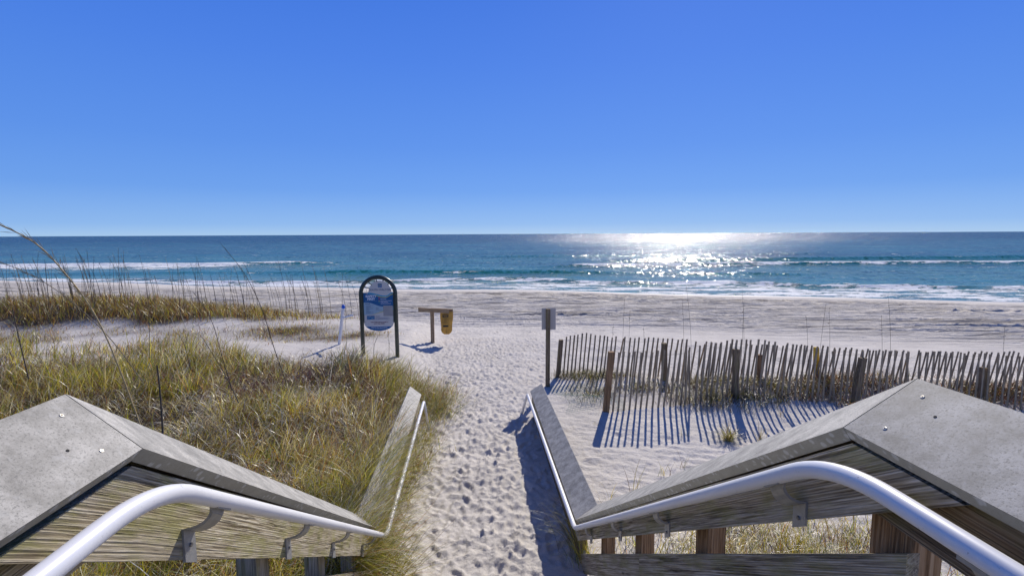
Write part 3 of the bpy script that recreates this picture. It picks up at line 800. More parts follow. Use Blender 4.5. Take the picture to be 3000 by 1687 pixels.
def plate(name, x0, x1, z0, z1, y, m, parent, t=.004):
    bm = B(); box(bm, x0, x1, y-t, y, z0, z1); return obj(name, bm, m, parent)
bc = bx-.035
plate('printed_panel', bc-.095, bc+.09, zt-.175, zt-.085, bf, BLK, bag, .004)
text('lettering', 'LEAVE NO', bc, zt-.122, bf-.006, .034, BAGM, bag, off=.001)
text('lettering', 'TRACE', bc, zt-.16, bf-.006, .034, BAGM, bag, off=.001)
for (x0, x1, z0, z1) in ((bc-.09, bc+.085, zt-.198, zt-.194), (bc-.09, bc+.085, zt-.335, zt-.331), (bc-.09, bc-.086, zt-.331, zt-.198), (bc+.081, bc+.085, zt-.331, zt-.198)):
    plate('printed_border', x0, x1, z0, z1, bf, BLK, bag, .003)
for i, s_ in enumerate(('Clean up', 'after your pet', 'Keep the', 'beach clean')):
    text('lettering', s_, bc, zt-.228-.03*i, bf-.003, .027, BLK, bag)
text('lettering', 'THANK YOU', bc, zt-.375, bf-.003, .030, BLK, bag, off=.0008)
plate('printed_panel', bc-.085, bc+.085, zt-.49, zt-.435, bf, BLK, bag, .004)
bm = B(); tube(bm, [(bx-.02, bf+.012, zb+.015), (bx-.005, bf+.0, zb+.1), (bx+.005, bf+.0, zb+.2)], .004, 6); obj('seam', bm, BLK, bag)

# ------------------------------------------------------------------ white pipe marker
Y = 15.0; b = aty(992, 1024, Y); t_ = aty(1006, 898, Y)
T = thing('pipe_marker', (b.x, Y, float(gz(b.x, Y))), 'leaning white plastic pipe with blue cap and a short side arm, standing in dune grass', 'marker post')
d = (t_-b); bm = B(); tube(bm, [b-d*.25, t_], .043, 14); obj('pipe', bm, PVC, T, smooth=False)
q = b+d*.735; q2 = aty(1031, 924, Y-.28)
bm = B(); tube(bm, [b+d*.79, b+d*.68], .047, 14); obj('coupling', bm, PVC, T)
bm = B(); tube(bm, [q, q2], .032, 14); obj('side_arm', bm, PVC, T)
bm = B(); dd = (q2-q).normalized(); tube(bm, [q2-dd*.01, q2+dd*.012], .034, 14); obj('arm_cap', bm, PVC, T)
bm = B(); dn = d.normalized(); tube(bm, [t_-dn*.05, t_+dn*.03, t_+dn*.055], [.050, .050, .022], 14); obj('pipe_cap', bm, PVCB, T)

# ------------------------------------------------------------------ arched beach-access sign
SY = 13.5; SU = .001123; SX = aty(1109, 900, SY).x
def sx(u): return SX+(u-560)*SU
def sz(v): return 2.454-(v-50)*SU
gA = float(gz(SX, SY))
T = thing('arched_sign', (SX, SY, gA), 'arched dark metal frame holding a blue and white beach safety sign in the dune grass', 'sign')
r = 47*SU
xl, xr = sx(165), sx(955); cxm = (xl+xr)/2; R = (xr-xl)/2; zc = sz(50)-r-R
path = [(xl+.012, SY, gA-.4), (xl, SY, zc)]+[(cxm-R*math.cos(a), SY, zc+R*math.sin(a)) for a in [PI*i/28 for i in range(1, 28)]]+[(xr, SY, zc), (xr+.012, SY, gA-.4)]
bm = B(); tube(bm, path, r, 18); obj('arch_frame', bm, FRM, T, smooth=True)
for u0, v0, u1, v1 in ((225, 310, 362, 355), (330, 190, 420, 275), (510, 105, 545, 195), (700, 110, 683, 195), (830, 215, 790, 272), (925, 325, 865, 352)):
    bm = B(); tube(bm, [(sx(u0), SY, sz(v0)), (sx(u1), SY-.012, sz(v1))], .012, 8); obj('spoke', bm, FRM, T)
def flat(name, pts, y, m, t=.003, parent=None, bev=0):
    bm = B(); a = [bm.verts.new((sx(u), y, sz(v))) for u, v in pts]; b = [bm.verts.new((sx(u), y-t, sz(v))) for u, v in pts]
    bm.faces.new(a); bm.faces.new(b[::-1]); n = len(pts)
    for i in range(n): bm.faces.new((a[i], b[i], b[(i+1) % n], a[(i+1) % n]))
    return obj(name, bm, m, parent or T)
# base panel outline: shoulders + header dome + rounded bottom
dome = [(605+260*math.cos(a), 440-262*math.sin(a)) for a in [PI*i/24 for i in range(25)]]
botr = [(562+345*math.cos(a)*.985, 1165+190*math.sin(a)) for a in [PI*i/26 for i in range(27)]]
p_ = SY-.006
panel = flat('sign_panel', [(900, 450)]+dome[:]+[(225, 450)]+[(225, 1165)]+botr[::-1][1:-1]+[(902, 1165)], p_, WHITEP, .006)
y1 = p_-.0075
def curve(f, u0, u1, n=24): return [(u0+(u1-u0)*i/n, f(u0+(u1-u0)*i/n)) for i in range(n+1)]
wv = lambda u: 448+75*math.sin(max(0, min(1, (u-330)/400))*PI/2)**2*(1) - (75*math.sin(max(0, (u-730)/170)*PI/2)**2 if u > 730 else 0)+4
top1 = lambda u: wv(u)                   # teal stripe top
top2 = lambda u: wv(u)+ (32 if u > 330 else 32*max(0, (u-226)/104))
top3 = lambda u: top2(u)+ (14 if u > 500 else 0)
lw = lambda u: 682+100*sst(300, 660, u)
def band(name, f0, f1, u0, u1, y, m):
    A = curve(f0, u0, u1); Bb = curve(f1, u0, u1); return flat(name, A+Bb[::-1], y, m, .0012, panel)
band('blue_band', lambda u: float(top3(u))+2, lambda u: float(lw(u)), 227, 898, y1, BLUEP)
band('teal_stripe', lambda u: float(top1(u)), lambda u: float(top2(u))+1, 330, 898, y1-.0015, TEALP)
band('yellow_stripe', lambda u: float(top2(u)), lambda u: float(top3(u))+3, 500, 898, y1-.003, YELP)
band('light_blue_field', lambda u: float(lw(u)), lambda u: float(975-100*sst(330, 760, u)), 227, 898, y1, LBLUE)
band('yellow_stripe', lambda u: float(975-100*sst(330, 760, u)), lambda u: float(977-82*sst(330, 760, u)), 340, 898, y1-.0015, YELP)
flat('blue_band', [(562+345*.975*math.cos(a), 1165+190*math.sin(a)) for a in [math.radians(27+126*i/20) for i in range(21)]], y1, BLUEP, .0012, panel)
flat('emblem', [(562, 245), (652, 245), (652, 334), (562, 334)], y1, BLUEP, .0012, panel)
def wavel(u0, u1, v, amp, th, y, m, name='emblem_wave'):
    A = curve(lambda u: v-amp*math.sin((u-u0)/(u1-u0)*2*PI*.9+2.6)-th/2, u0, u1, 14); C = curve(lambda u: v-amp*math.sin((u-u0)/(u1-u0)*2*PI*.9+2.6)+th/2, u0, u1, 14)
    flat(name, A+C[::-1], y, m, .001, panel)
wavel(572, 642, 274, 9, 8, y1-.0014, YELP); wavel(572, 642, 308, 7, 6, y1-.0014, WHT)
flat('logo_box', [(290, 995), (466, 995), (466, 1090), (290, 1090)], y1, BLUEP, .0012, panel)
wavel(300, 380, 1025, 10, 9, y1-.0014, LBLUE, 'logo_wave'); wavel(380, 458, 1030, 10, 9, y1-.0014, LBLUE, 'logo_wave'); wavel(298, 458, 1060, 8, 8, y1-.0014, TEALP, 'logo_wave'); wavel(294, 462, 1082, 7, 7, y1-.0014, WHITEP, 'logo_wave')
ns = flat('notice_sheet', [(668, 762), (890, 762), (886, 1002), (676, 1002)], y1-.002, SIGNB, .0015, panel)
yt = y1-.0022
def tx(s, u, v, hpx, m, al='CENTER', off=0., w=None, y=None, par=None):
    size = hpx*SU/.70
    o = text('lettering', s, sx(u), sz(v), y or yt, size, m, par or panel, al, off, 1.)
    if w:
        xs = [c_[0] for c_ in o.bound_box]; ww = max(xs)-min(xs)
        k = w*SU/ww; me = o.data
        for vv in me.vertices: vv.co.x *= k
        if al == 'LEFT': o.location.x += (k-1)*ww/2*1
    return o
tx('SOUTH WALTON', 610, 408, 40, NAVY, off=.0006, w=480)
tx('SAFETY', 395, 560, 48, WHT, off=.0045, w=255)
tx('FIRST', 398, 626, 48, WHT, off=.0045, w=180)
flat('rule_line', [(265, 645), (540, 641), (540, 644), (265, 648)], y1-.0014, LBLUE, .0008, panel)
for s_, u, v, w in (('WATER CLOSED', 612, 565, 140), ('HIGH HAZARD', 612, 612, 130), ('MODERATE SURF/CURRENTS', 612, 656, 255), ('CALM CONDITIONS', 612, 686, 170), ('DANGEROUS MARINE LIFE', 612, 718, 235)):
    tx(s_, u, v, 15, WHT, 'LEFT', .0006, w)
for v, m in ((570, REDP), (605, REDP), (652, YELP), (682, GRNP)):
    flat('warning_flag', [(570, v-9), (594, v-9), (594, v+9), (570, v+9)], y1-.0014, m, .0008, panel)
for v, w in ((572, 160), (620, 140), (664, 130), (735, 220)):
    flat('small_print', [(612, v), (612+w, v), (612+w, v+3), (612, v+3)], y1-.0014, LBLUE, .0008, panel)
tx('RULES', 318, 722, 22, NAVY, off=.0005, w=112)
R2 = random.Random(5)
for col, u0, m, rows in ((LBLUE, 278, NAVY, [748, 765, 784, 797, 806, 826, 834, 850, 866, 882, 896, 908, 924, 940]), (LBLUE, 503, NAVY, [802, 815, 826, 840, 862]), ):
    for v in rows:
        w = R2.choice((60, 90, 110, 165, 175)) if u0 < 400 else R2.choice((35, 70, 110, 135))
        flat('small_print', [(u0, v), (u0+w, v), (u0+w, v+4), (u0, v+4)], y1-.0014, m, .0008, panel)
tx('BREAK THE GRIP', 487, 1006, 11, NAVY, 'LEFT', 0, 110); tx('OF THE RIP', 487, 1026, 11, NAVY, 'LEFT', 0, 90)
for v in range(1038, 1096, 9): flat('small_print', [(480, v), (R2.choice((760, 800, 840)), v), (820, v+2.5), (480, v+2.5)], y1-.0014, GREYL, .0008, panel)
for v in range(785, 985, 13): flat('small_print', [(690, v), (R2.choice((780, 860, 868)), v), (855, v+3), (690, v+3)], y1-.0042, GREYL, .0006, panel)
for q in ([(672, 762), (676, 762), (678, 1002), (674, 1002)], [(674, 998), (888, 998), (888, 1003), (674, 1003)], [(884, 762), (888, 762), (888, 1002), (884, 1002)]):
    flat('sheet_border', q, y1-.0042, NAVY, .0006, panel)
tx('WALL STREET BEACH ACCESS 15', 570, 1158, 20, MAR, off=.0012, w=400)
tx('201 E. WALL STREET', 570, 1194, 20, MAR, off=.0012, w=245)
tx('Dial 911 for Emergencies', 572, 1286, 22, WHT, off=.0012, w=370)
flat('small_print', [(460, 1303), (685, 1303), (685, 1307), (460, 1307)], y1-.0014, LBLUE, .0008, panel)
flat('small_print', [(510, 1320), (640, 1320), (640, 1323), (510, 1323)], y1-.0014, LBLUE, .0008, panel)
for u, v in ((258, 1136), (878, 1118), (868, 480), (355, 424), (417, 282), (546, 200), (853, 410), (792, 275)):
    bm = B(); q = Vector((sx(u), y1-.001, sz(v))); tube(bm, [q, q+Vector((0, -.006, 0))], [.009, .006], 8); obj('bolt', bm, BOLT, T)
for u in (222, 903):
    bm = B(); box(bm, sx(u-9), sx(u+9), SY-.014, SY+.004, sz(1160), sz(455)); obj('side_channel', bm, FRM, T)

# ------------------------------------------------------------------ grass
def blades(P, L, Wd, a0, a1, az, curl, col, seg=5, tip=.15, rings=False):
    """ribbons; arrays per blade"""
    n = len(P); t = np.linspace(0, 1, seg+1)
    tm = (t[1:]+t[:-1])/2
    phi = a0[:, None]+(a1-a0)[:, None]*tm[None]**1.3
    azz = az[:, None]+curl[:, None]*tm[None]
    dl = (L/seg)[:, None]
    dx = np.sin(phi)*np.cos(azz)*dl; dy = np.sin(phi)*np.sin(azz)*dl; dz = np.cos(phi)*dl
    z0 = np.zeros((n, 1))
    px = P[:, 0:1]+np.hstack([z0, np.cumsum(dx, 1)]); py = P[:, 1:2]+np.hstack([z0, np.cumsum(dy, 1)]); pz = P[:, 2:3]+np.hstack([z0, np.cumsum(dz, 1)])
    pz = np.maximum(pz, P[:, 2:3]+.01)
    wa = az+PI/2+rng.normal(0, .6, n)
    w = Wd[:, None]*np.maximum(tip, 1-t[None]**2)*.5
    ox = np.cos(wa)[:, None]*w; oy = np.sin(wa)[:, None]*w
    A = np.stack([px-ox, py-oy, pz], -1); Bv = np.stack([px+ox, py+oy, pz], -1)
    V = np.stack([A, Bv], 2).reshape(n, -1, 3)
    k = np.arange(seg)*2; fq = np.stack([k, k+1, k+3, k+2], -1)
    Fq = (fq[None]+(np.arange(n)*(2*(seg+1)))[:, None, None]).reshape(-1, 4)
    C = np.repeat(col[:, None, :], 2*(seg+1), 1)
    return V.reshape(-1, 3), Fq, C.reshape(-1, 3)
def build(name, parts, label, kind='stuff', cat='grass'):
    Vs, Fs, Cs = [], [], []; o = 0
    for V, Fq, C in parts:
        Vs.append(V); Fs.append(Fq+o); Cs.append(C); o += len(V)
    V = np.vstack(Vs); org = V.mean(0); org[2] = V[:, 2].min()
    me = np_mesh(name, V-org, np.vstack(Fs), True)
    C = np.vstack(Cs); a = me.color_attributes.new('Col', 'FLOAT_COLOR', 'POINT')
    a.data.foreach_set('color', np.hstack([C, np.ones((len(C), 1))]).astype(np.float32).ravel())
    ob = link(name, me, GRASS, loc=tuple(float(v) for v in org)); prop(ob, label, cat, None, kind); return ob
PAL = {'green': ((.36, .40, .04), (.52, .50, .06), (.18, .25, .03)), 'yellow': ((.62, .52, .10), (.70, .56, .14), (.48, .40, .08)),
       'straw': ((.78, .70, .54), (.90, .85, .74), (.60, .50, .34)), 'orange': ((.48, .20, .04), (.38, .17, .05), (.50, .26, .06)),
       'brown': ((.20, .12, .07), (.14, .085, .06), (.26, .17, .10)), 'red': ((.22, .10, .08), (.16, .08, .07), (.30, .16, .12))}
def pick(n, weights):
    names = list(weights); w = np.array([weights[k] for k in names], float); w /= w.sum()
    idx = rng.choice(len(names), n, p=w); v = rng.integers(0, 3, n)
    C = np.zeros((n, 3))
    for i, k in enumerate(names):
        for j in range(3):
            m_ = (idx == i) & (v == j); C[m_] = PAL[k][j]
    C *= rng.uniform(.55, 1.3, (n, 1)); return np.clip(C, 0, .9)
def field_pick(P, wa, wb, s=44):
    """two colour mixes that alternate tussock by tussock"""
    n = len(P); f = fbm(P[:, 0]*1.6, P[:, 1]*1.6, 2, s)+.35*fbm(P[:, 0]*.4, P[:, 1]*.4, 2, s+1)
    A = pick(n, wa); Bc = pick(n, wb); sel = rng.random(n) < sst(-.22, .22, f); A[sel] = Bc[sel]
    A *= (1+.9*vn(P[:, 0]*2.7, P[:, 1]*2.7, s+3))[:, None]
    return np.clip(A, .01, .92)
def hf(P): return (.72+.95*np.clip(vn(P[:, 0]*1.5, P[:, 1]*1.5, 33)+.35, 0, 1))*(1-.6*sst(-2.6, -1.7, P[:, 0])*sst(4.6, 3.6, P[:, 1]))
def scatter(n, x0, x1, y0, y1, dens, clump=.16, per=9):
    nc = int(n/per*2.5); cx = rng.uniform(x0, x1, nc); cy = rng.uniform(y0, y1, nc)
    keep = rng.random(nc) < dens(cx, cy); cx = cx[keep]; cy = cy[keep]
    if len(cx) == 0: return np.zeros((0, 3))
    i = rng.integers(0, len(cx), n); x = cx[i]+rng.normal(0, clump, n); y = cy[i]+rng.normal(0, clump, n)
    # keep out of the walkway near the rails and away from the camera
    ok = ~((x > -1.12) & (x < 1.35) & (y < 9.3)); x = x[ok]; y = y[ok]
    return np.stack([x, y, gz(x, y)-.02], -1)
def uni(n, a, b): return rng.uniform(a, b, n)

parts = []
near = lambda x, y: density(x, y)*(y < 14.6)
def mainmass():
    out = []
    # (count, x0,x1,y0,y1)
    zones = ((26000, -6, -1.1, 1.2, 6), (34000, -11, -1.0, 5, 10.5), (34000, -22, -1.0, 9, 14.8), (7000, -10, -4, 1.5, 6))
    for n, x0, x1, y0, y1 in zones:
        sc = 1.8 if y0 < 5 else (2.2 if y0 < 9 else 2.7); n = int(n*.62)     # a little wider far off, fewer of them
        # thatch: curly dry blades
        P = scatter(int(n*1.15), x0, x1, y0, y1, near, .20); m_ = len(P)
        red = sst(.0, .35, fbm(P[:, 0]*.35+9, P[:, 1]*.35, 2, 80)+.45*gs(P[:, 0], P[:, 1], -3.6, 10.5, 2.8, 1.8))
        C = field_pick(P, {'straw': 10, 'yellow': 1.0, 'brown': 1.6}, {'straw': 4.5, 'brown': 4, 'yellow': 1.2, 'orange': 1.2}); C2 = pick(m_, {'red': 5, 'brown': 3, 'straw': 2.0})
        sel = rng.random(m_) < red; C[sel] = C2[sel]
        P = P.copy(); P[:, 2] += (1-sst(-2.6, -1.7, P[:, 0])*sst(4.6, 3.6, P[:, 1]))*uni(m_, 0, .36)*sst(-.3, .3, fbm(P[:, 0]*1.3, P[:, 1]*1.3, 2, 44)+.1)
        out.append(blades(P, uni(m_, .22, .62), uni(m_, .0028, .0052)*sc, uni(m_, .2, .8), uni(m_, 1.6, 3.0), uni(m_, 0, 2*PI), uni(m_, -2.2, 2.2), C, 6, .3))
        # green / yellow upright arching blades
        P = scatter(n, x0, x1, y0, y1, lambda x, y: near(x, y)*sst(-.35, .25, fbm(x*.8, y*.8, 3, 90)+.12-.3*gs(x, y, -3.6, 10.5, 2.4, 1.5)), .10, 14); P = P[~((P[:, 0] > -2.0) & (P[:, 1] < 4.0))]; m_ = len(P)
        C = field_pick(P, {'green': 5, 'yellow': 3, 'straw': 2.2, 'orange': .6, 'brown': .8}, {'yellow': 2.6, 'straw': 4.2, 'green': 1.3, 'orange': 1.3, 'brown': 1.5})
        wind = rng.normal(-.4, 1.1, m_)
        out.append(blades(P, uni(m_, .32, .80)*hf(P), uni(m_, .0030, .0060)*sc, uni(m_, .0, .30), uni(m_, .5, 1.9), wind, rng.normal(0, .3, m_), C, 5, .1))
    return out
build('dune_grass', mainmass(), 'dense yellow green and straw dune grass growing left of the railing')

# long arching foreground blades over the thatch
P = scatter(500, -8, -1.3, 1.4, 8, near, .25, 6); n = len(P)
build('arching_grass', [blades(P, uni(n, .8, 1.25), uni(n, .006, .010), uni(n, .05, .4), uni(n, 1.3, 2.2), uni(n, 0, 2*PI), rng.normal(0, .3, n), pick(n, {'yellow': 3, 'straw': 3, 'green': 2, 'orange': .5}), 9, .1)], 'long arching straw yellow blades above the near dune grass')

# overhanging fringe along the left railing and onto the path
def fringe():
    out = []
    n = 3300; y = 4.2+3.2*rng.random(n)**1.3; y = y+.22*np.sin(y*9); x = -1.24-.20*np.abs(rng.normal(0, 1, n)); P = np.stack([x, y, gz(x, y)], -1)
    out.append(blades(P, uni(n, .75, 1.45)*(.8+.2*hf(P)), uni(n, .0055, .0095), uni(n, .0, .35), uni(n, 1.1, 2.3), rng.normal(.1, .9, n), rng.normal(0, 1.3, n), field_pick(P, {'green': 5, 'yellow': 3, 'straw': 2.5, 'orange': .7}, {'straw': 5, 'brown': 3, 'yellow': 2, 'orange': 1.4}), 7, .15))
    cs = [(-1.28, 4.5, .14, 800, 1.5), (-1.22, 4.95, .12, 700, 1.5), (-.90, 4.75, .10, 330, 1.25), (-1.2, 5.8, .12, 300, 1.4), (-.98, 4.9, .16, 450), (-.92, 5.6, .12, 350), (-.88, 6.6, .12, 500), (-.80, 7.6, .16, 800), (-.78, 8.5, .16, 700), (-.80, 9.6, .3, 1500), (-.95, 10.4, .4, 1500), (-1.3, 11.2, .4, 1300), (-1.9, 12, .4, 1200), (-.6, 9.9, .2, 500), (-.55, 10.9, .2, 300), (-.85, 7.1, .12, 300)]
    for cx, cy, r_, k, *hs_ in cs:
        k = int(k*(.6 if hs_ or cx < -.93 else .25))
        hm = hs_[0] if hs_ else 1.0
        P = np.stack([cx-(0 if hs_ else .14)+rng.normal(0, r_, k)*.8, cy+rng.normal(0, r_, k), np.zeros(k)], -1); P[:, 2] = gz(P[:, 0], P[:, 1])-.01
        out.append(blades(P, uni(k, .25, .72)*hm, uni(k, .0055, .009), uni(k, .1, 1.1), uni(k, 1.0, 2.1), rng.normal(0, 1.3, k), rng.normal(0, .7, k), pick(k, {'green': 4, 'yellow': 2, 'straw': 1.6, 'brown': 2.4, 'orange': .8}), 5, .15))
    return out
build('path_edge_grass', fringe(), 'grass spilling over the left railing onto the sand path')

# far foredune
def foredune():
    out = []
    P = scatter(30000, -34, -2.2, 15.2, 24, lambda x, y: density(x, y)*(y > 14), .22); m_ = len(P)
    C = pick(m_, {'yellow': 3, 'brown': 3.6, 'orange': 1.6, 'straw': 1.4, 'green': 1.2, 'red': 1.2}); 
    out.append(blades(P, uni(m_, .25, .62)*(.6+.4*sst(-4, -9, P[:, 0]))*(.45+.55*sst(18.2, 19.2, P[:, 1])), uni(m_, .010, .016), uni(m_, .0, .5), uni(m_, .5, 1.8), uni(m_, 0, 2*PI), uni(m_, -1, 1), C, 4, .15))
    return out
build('foredune_grass', foredune(), 'brown and ochre grass on the low dune by the beach')

# grass at the feet of the sand fences
def fencegrass():
    out = []
    def d(x, y):
        n = fbm(x*1.2, y*1.2, 3, 95)
        return np.clip(1.0*gs(x, y, 3.0, 11.9, 1.0, .42)+.35*gs(x, y, 2.4, 10.6, .55, .6)+1.0*gs(x, y, 5.4, 9.85, 1.15, .33)+.55*gs(x, y, 4.3, 10.7, 1.8, .5)+1.1*gs(x, y, 7.6, 10.2, 1.6, .55)+.9*gs(x, y, 11, 9.4, 2.6, .6)+.25*gs(x, y, 6.5, 11.0, 3, .3)+.3*n-.08, 0, 1)*((x > 1.9) & (y > 9.0))
    P = scatter(13000, 1.9, 14, 9.0, 12.6, d, .11); m_ = len(P)
    red = rng.random(m_) < sst(5.5, 8, P[:, 0])*.5
    C = pick(m_, {'brown': 5, 'green': 2.5, 'yellow': 1.6, 'straw': 1.2})*.55; C2 = pick(m_, {'red': 3, 'orange': 2, 'brown': 3}); C[red] = C2[red]
    out.append(blades(P, uni(m_, .14, .40), uni(m_, .006, .010), uni(m_, .1, .7), uni(m_, .9, 2.6), uni(m_, 0, 2*PI), uni(m_, -1.6, 1.6), C, 5, .2))
    return out
build('fence_foot_grass', fencegrass(), 'low scrubby grass tangled along the feet of the sand fences')

# lush clump under the right stair railing
def under():
    out = []
    def d(x, y): return np.clip(gs(x, y, 3.3, 5.0, 1.1, .55)+.6*gs(x, y, 3.0, 4.2, 1.0, .6)+.3*gs(x, y, 1.8, 5.3, .25, .3), 0, 1)
    P = scatter(3300, 1.45, 5.2, 3.4, 5.9, d, .10)
    P = P[P[:, 0] > 1.35]; m_ = len(P)
    out.append(blades(P, uni(m_, .2, .6), uni(m_, .005, .009), uni(m_, .0, .5), uni(m_, .7, 2.8), uni(m_, 0, 2*PI), uni(m_, -1, 1), pick(m_, {'green': 3, 'yellow': 3.5, 'straw': 3, 'brown': 1.5, 'orange': 1.2}), 6, .15))
    k = 160; P = np.stack([1.12+rng.normal(0, .07, k), 5.15+rng.normal(0, .12, k), np.zeros(k)], -1)
    out.append(blades(P, uni(k, .3, .85), uni(k, .003, .005), uni(k, .1, .5), uni(k, .9, 2.0), rng.normal(PI, 1.0, k), uni(k, -.5, .5), pick(k, {'green': 3, 'yellow': 2, 'brown': 2}), 6, .15))
    return out
build('understair_grass', under(), 'green and straw grass on the sand under the right stair railing')

# individual small tufts on open sand
tufts = [(2132, 1285, 190, .42, 'round spiky grass tuft on open sand, larger of the pair below the slat shadows'), (2225, 1290, 26, .36, 'small upright grass tuft on open sand, right of the round spiky tuft'),
         (2005, 1272, 8, .25, 'few thin blades just below the slat shadows, left of the round tuft'), (2290, 1215, 12, .25, 'sparse slanting tuft on sand near the right end of the slat shadows'),
         (1862, 1430, 9, .5, 'tall thin pair of stems on sand left of centre behind the sloping railing'), (1945, 1385, 10, .30, 'thin leaning blades on sand above the sloping railing cap, middle of three'),
         (2000, 1360, 12, .35, 'wispy upright blades on sand just above the sloping railing cap'), (1780, 1470, 9, .3, 'short wispy blades at the corner where the right railing turns down'),
         (1322, 1320, 6, .16, 'tiny curled sprig alone on the sand path'), (1750, 1240, 10, .12, 'small dry weed on sand left of the leftmost slat shadow')]
for px, py, k, L, lab in tufts:
    p = atz(px, py, .02); z = float(gz(p.x, p.y))
    P = np.stack([p.x+rng.normal(0, .03 if k > 20 else .05, k), p.y+rng.normal(0, .03, k), np.full(k, z-.01)], -1)
    o = build('grass_tuft', [blades(P, uni(k, L*.6, L*1.1), uni(k, .005, .008), uni(k, .0, 1.2 if k > 100 else .5), uni(k, .5, 2.8 if k > 100 else 1.1), uni(k, 0, 2*PI), uni(k, -.6, .6), pick(k, {'green': 2, 'yellow': 2, 'brown': 2.5, 'straw': 1}), 5, .15)], lab, None, 'grass tuft')
    if 'group' not in o: o['group'] = 'small grass tufts on open sand'

# creeping yellow-green leaf plant at the path's lower left
bm = B()
for i in range(16):
    p = atz(1125+rng.normal(0, 14), 1650+rng.normal(0, 22), .04); a = rng.random()*2*PI; r_ = .03+.015*rng.random(); tl = rng.normal(0, .5)
    c_ = Vector((p.x, p.y, .06+.06*rng.random())); ring = []
    for q in range(8):
        b_ = 2*PI*q/8; rr = r_*(1-.25*math.cos(b_*2)); ring.append(bm.verts.new(c_+Vector((rr*math.cos(b_+a), rr*math.sin(b_+a), tl*rr*math.cos(b_)))))
    bm.faces.new(ring)
    tube(bm, [c_, (c_.x+.02, c_.y+.02, 0)], .002, 4)
LEAF = simple('yellow_green_leaf', (.42, .38, .03), .6, 0, .3, 30)
o = obj('broadleaf_plant', bm, LEAF); prop(o, 'low plant with round yellow green leaves on the sand under the left handrail corner', 'plant')

# ------------------------------------------------------------------ sea oat stalks
STK = [simple('dry_stalk', (.26, .20, .11), .8, 0, .2, 9), simple('dark_stalk', (.09, .07, .05), .85, 0, .2, 9), simple('tan_stalk', (.50, .38, .19), .7, 0, .15, 9)]
def stalk_mesh(H, bend, rad, head, m, rr):
    bm = B(); pts = []; n = 9; az = rr.uniform(0, 2*PI)
    for i in range(n+1):
        t = i/n; pts.append(Vector((bend*H*t*t*math.cos(az)*.0+bend*H*t*t, .05*H*t*t*math.sin(az), H*t*(1-.15*abs(bend)*t))))
    tube(bm, pts, [rad*(1-.6*i/n) for i in range(n+1)], 5)
    for i in range(head):
        t = .72+.28*rr.random(); k = t*n; a = pts[int(k)] if k < n else pts[-1]; b_ = pts[min(n, int(k)+1)]; p = a.lerp(b_, k-int(k))
        d = Vector((rr.gauss(bend, .7), rr.gauss(0, .5), rr.gauss(.1, .7))).normalized(); q = p+d*rr.uniform(.02, .05); s_ = Vector((-d.z, 0, d.x))*.006
        vs = [bm.verts.new(v) for v in (p, (p+q)/2+s_, q, (p+q)/2-s_)]; bm.faces.new(vs)
    me = bpy.data.meshes.new('sea_oat_stalk'); bm.to_mesh(me); bm.free(); me.materials.append(m); return me
rr = random.Random(11)
far_m = [stalk_mesh(rr.uniform(1.3, 2.1), rr.choice((-.16, -.1, -.22, .05, -.12)), .0095, 14, STK[1 if i % 3 else 0], rr) for i in range(12)]
cnt = 0
while cnt < 210:
    x = rr.uniform(-24, -3); y = rr.uniform(19, 23)
    if rr.random() > float(sst(-1.5, -9, x)): continue
    o = bpy.data.objects.new('sea_oat_stalk', far_m[cnt % 12]); COL.objects.link(o); o.location = (x, y, float(gz(x, y))); s_ = rr.uniform(.75, 1.15); o.scale = (s_, s_, s_); o.rotation_euler.z = rr.gauss(0, .5)
    prop(o, 'thin dark sea oat stalk rising from the low grassy dune on the left', 'sea oat', 'sea oat stalks on the far left dune'); cnt += 1
for px, Y, H in ((1822, 12.3, 1.9), (1840, 12.3, 1.6), (1885, 12, 1.25), (2002, 12.2, 1.9), (2025, 11.5, 2.25), (2178, 11.2, 2.15), (2170, 11.1, 1.8), (2397, 10.9, 1.75), (2428, 10.8, 1.6), (2365, 10.9, 1.45), (2606, 10.2, 1.9), (2582, 10.2, 1.45), (1790, 12.2, 1.3), (2935, 9.7, 1.3)):
    p = aty(px, 1100, Y); me = stalk_mesh(H, rr.choice((-.02, .02, -.06)), .0042, 5, STK[1], rr)
    o = bpy.data.objects.new('sea_oat_stalk', me); COL.objects.link(o); o.location = (p.x, Y, float(gz(p.x, Y)))
    prop(o, 'bare thin stalk standing above the slat fences', 'sea oat', 'bare stalks above the sand fences')
def px_stalk(pts, r0, m, label, head=0, r1=None, group=None):
    P = [aty(a, b, c) for a, b, c in pts]
    out = [P[0]]
    for i in range(len(P)-1):    # catmull
        p0 = P[max(i-1, 0)]; p1 = P[i]; p2 = P[i+1]; p3 = P[min(i+2, len(P)-1)]
        for k in range(1, 7):
            t = k/6; out.append(.5*((2*p1)+(p2-p0)*t+(2*p0-5*p1+4*p2-p3)*t*t+(3*p1-p0-3*p2+p3)*t**3))
    n = len(out); r1 = r1 or r0*.4; bm = B(); tube(bm, out, [r0+(r1-r0)*i/(n-1) for i in range(n)], 6)
    for i in range(head):
        k = rr.uniform(.45, 1)*(n-1); p = out[int(k)]; d = (out[min(n-1, int(k)+1)]-out[max(0, int(k)-1)]).normalized()
        d = (d+Vector((rr.gauss(0, .2), rr.gauss(0, .25), rr.gauss(-.05, .18)))).normalized(); q = p+d*rr.uniform(.05, .13)
        s_ = Vector((-d.z, 0, d.x)).normalized()*.0022; bm.faces.new([bm.verts.new(v) for v in (p, (p+q)/2+s_, q, (p+q)/2-s_)])
    o = obj('sea_oat_stalk', bm, m); prop(o, label, 'sea oat', group)
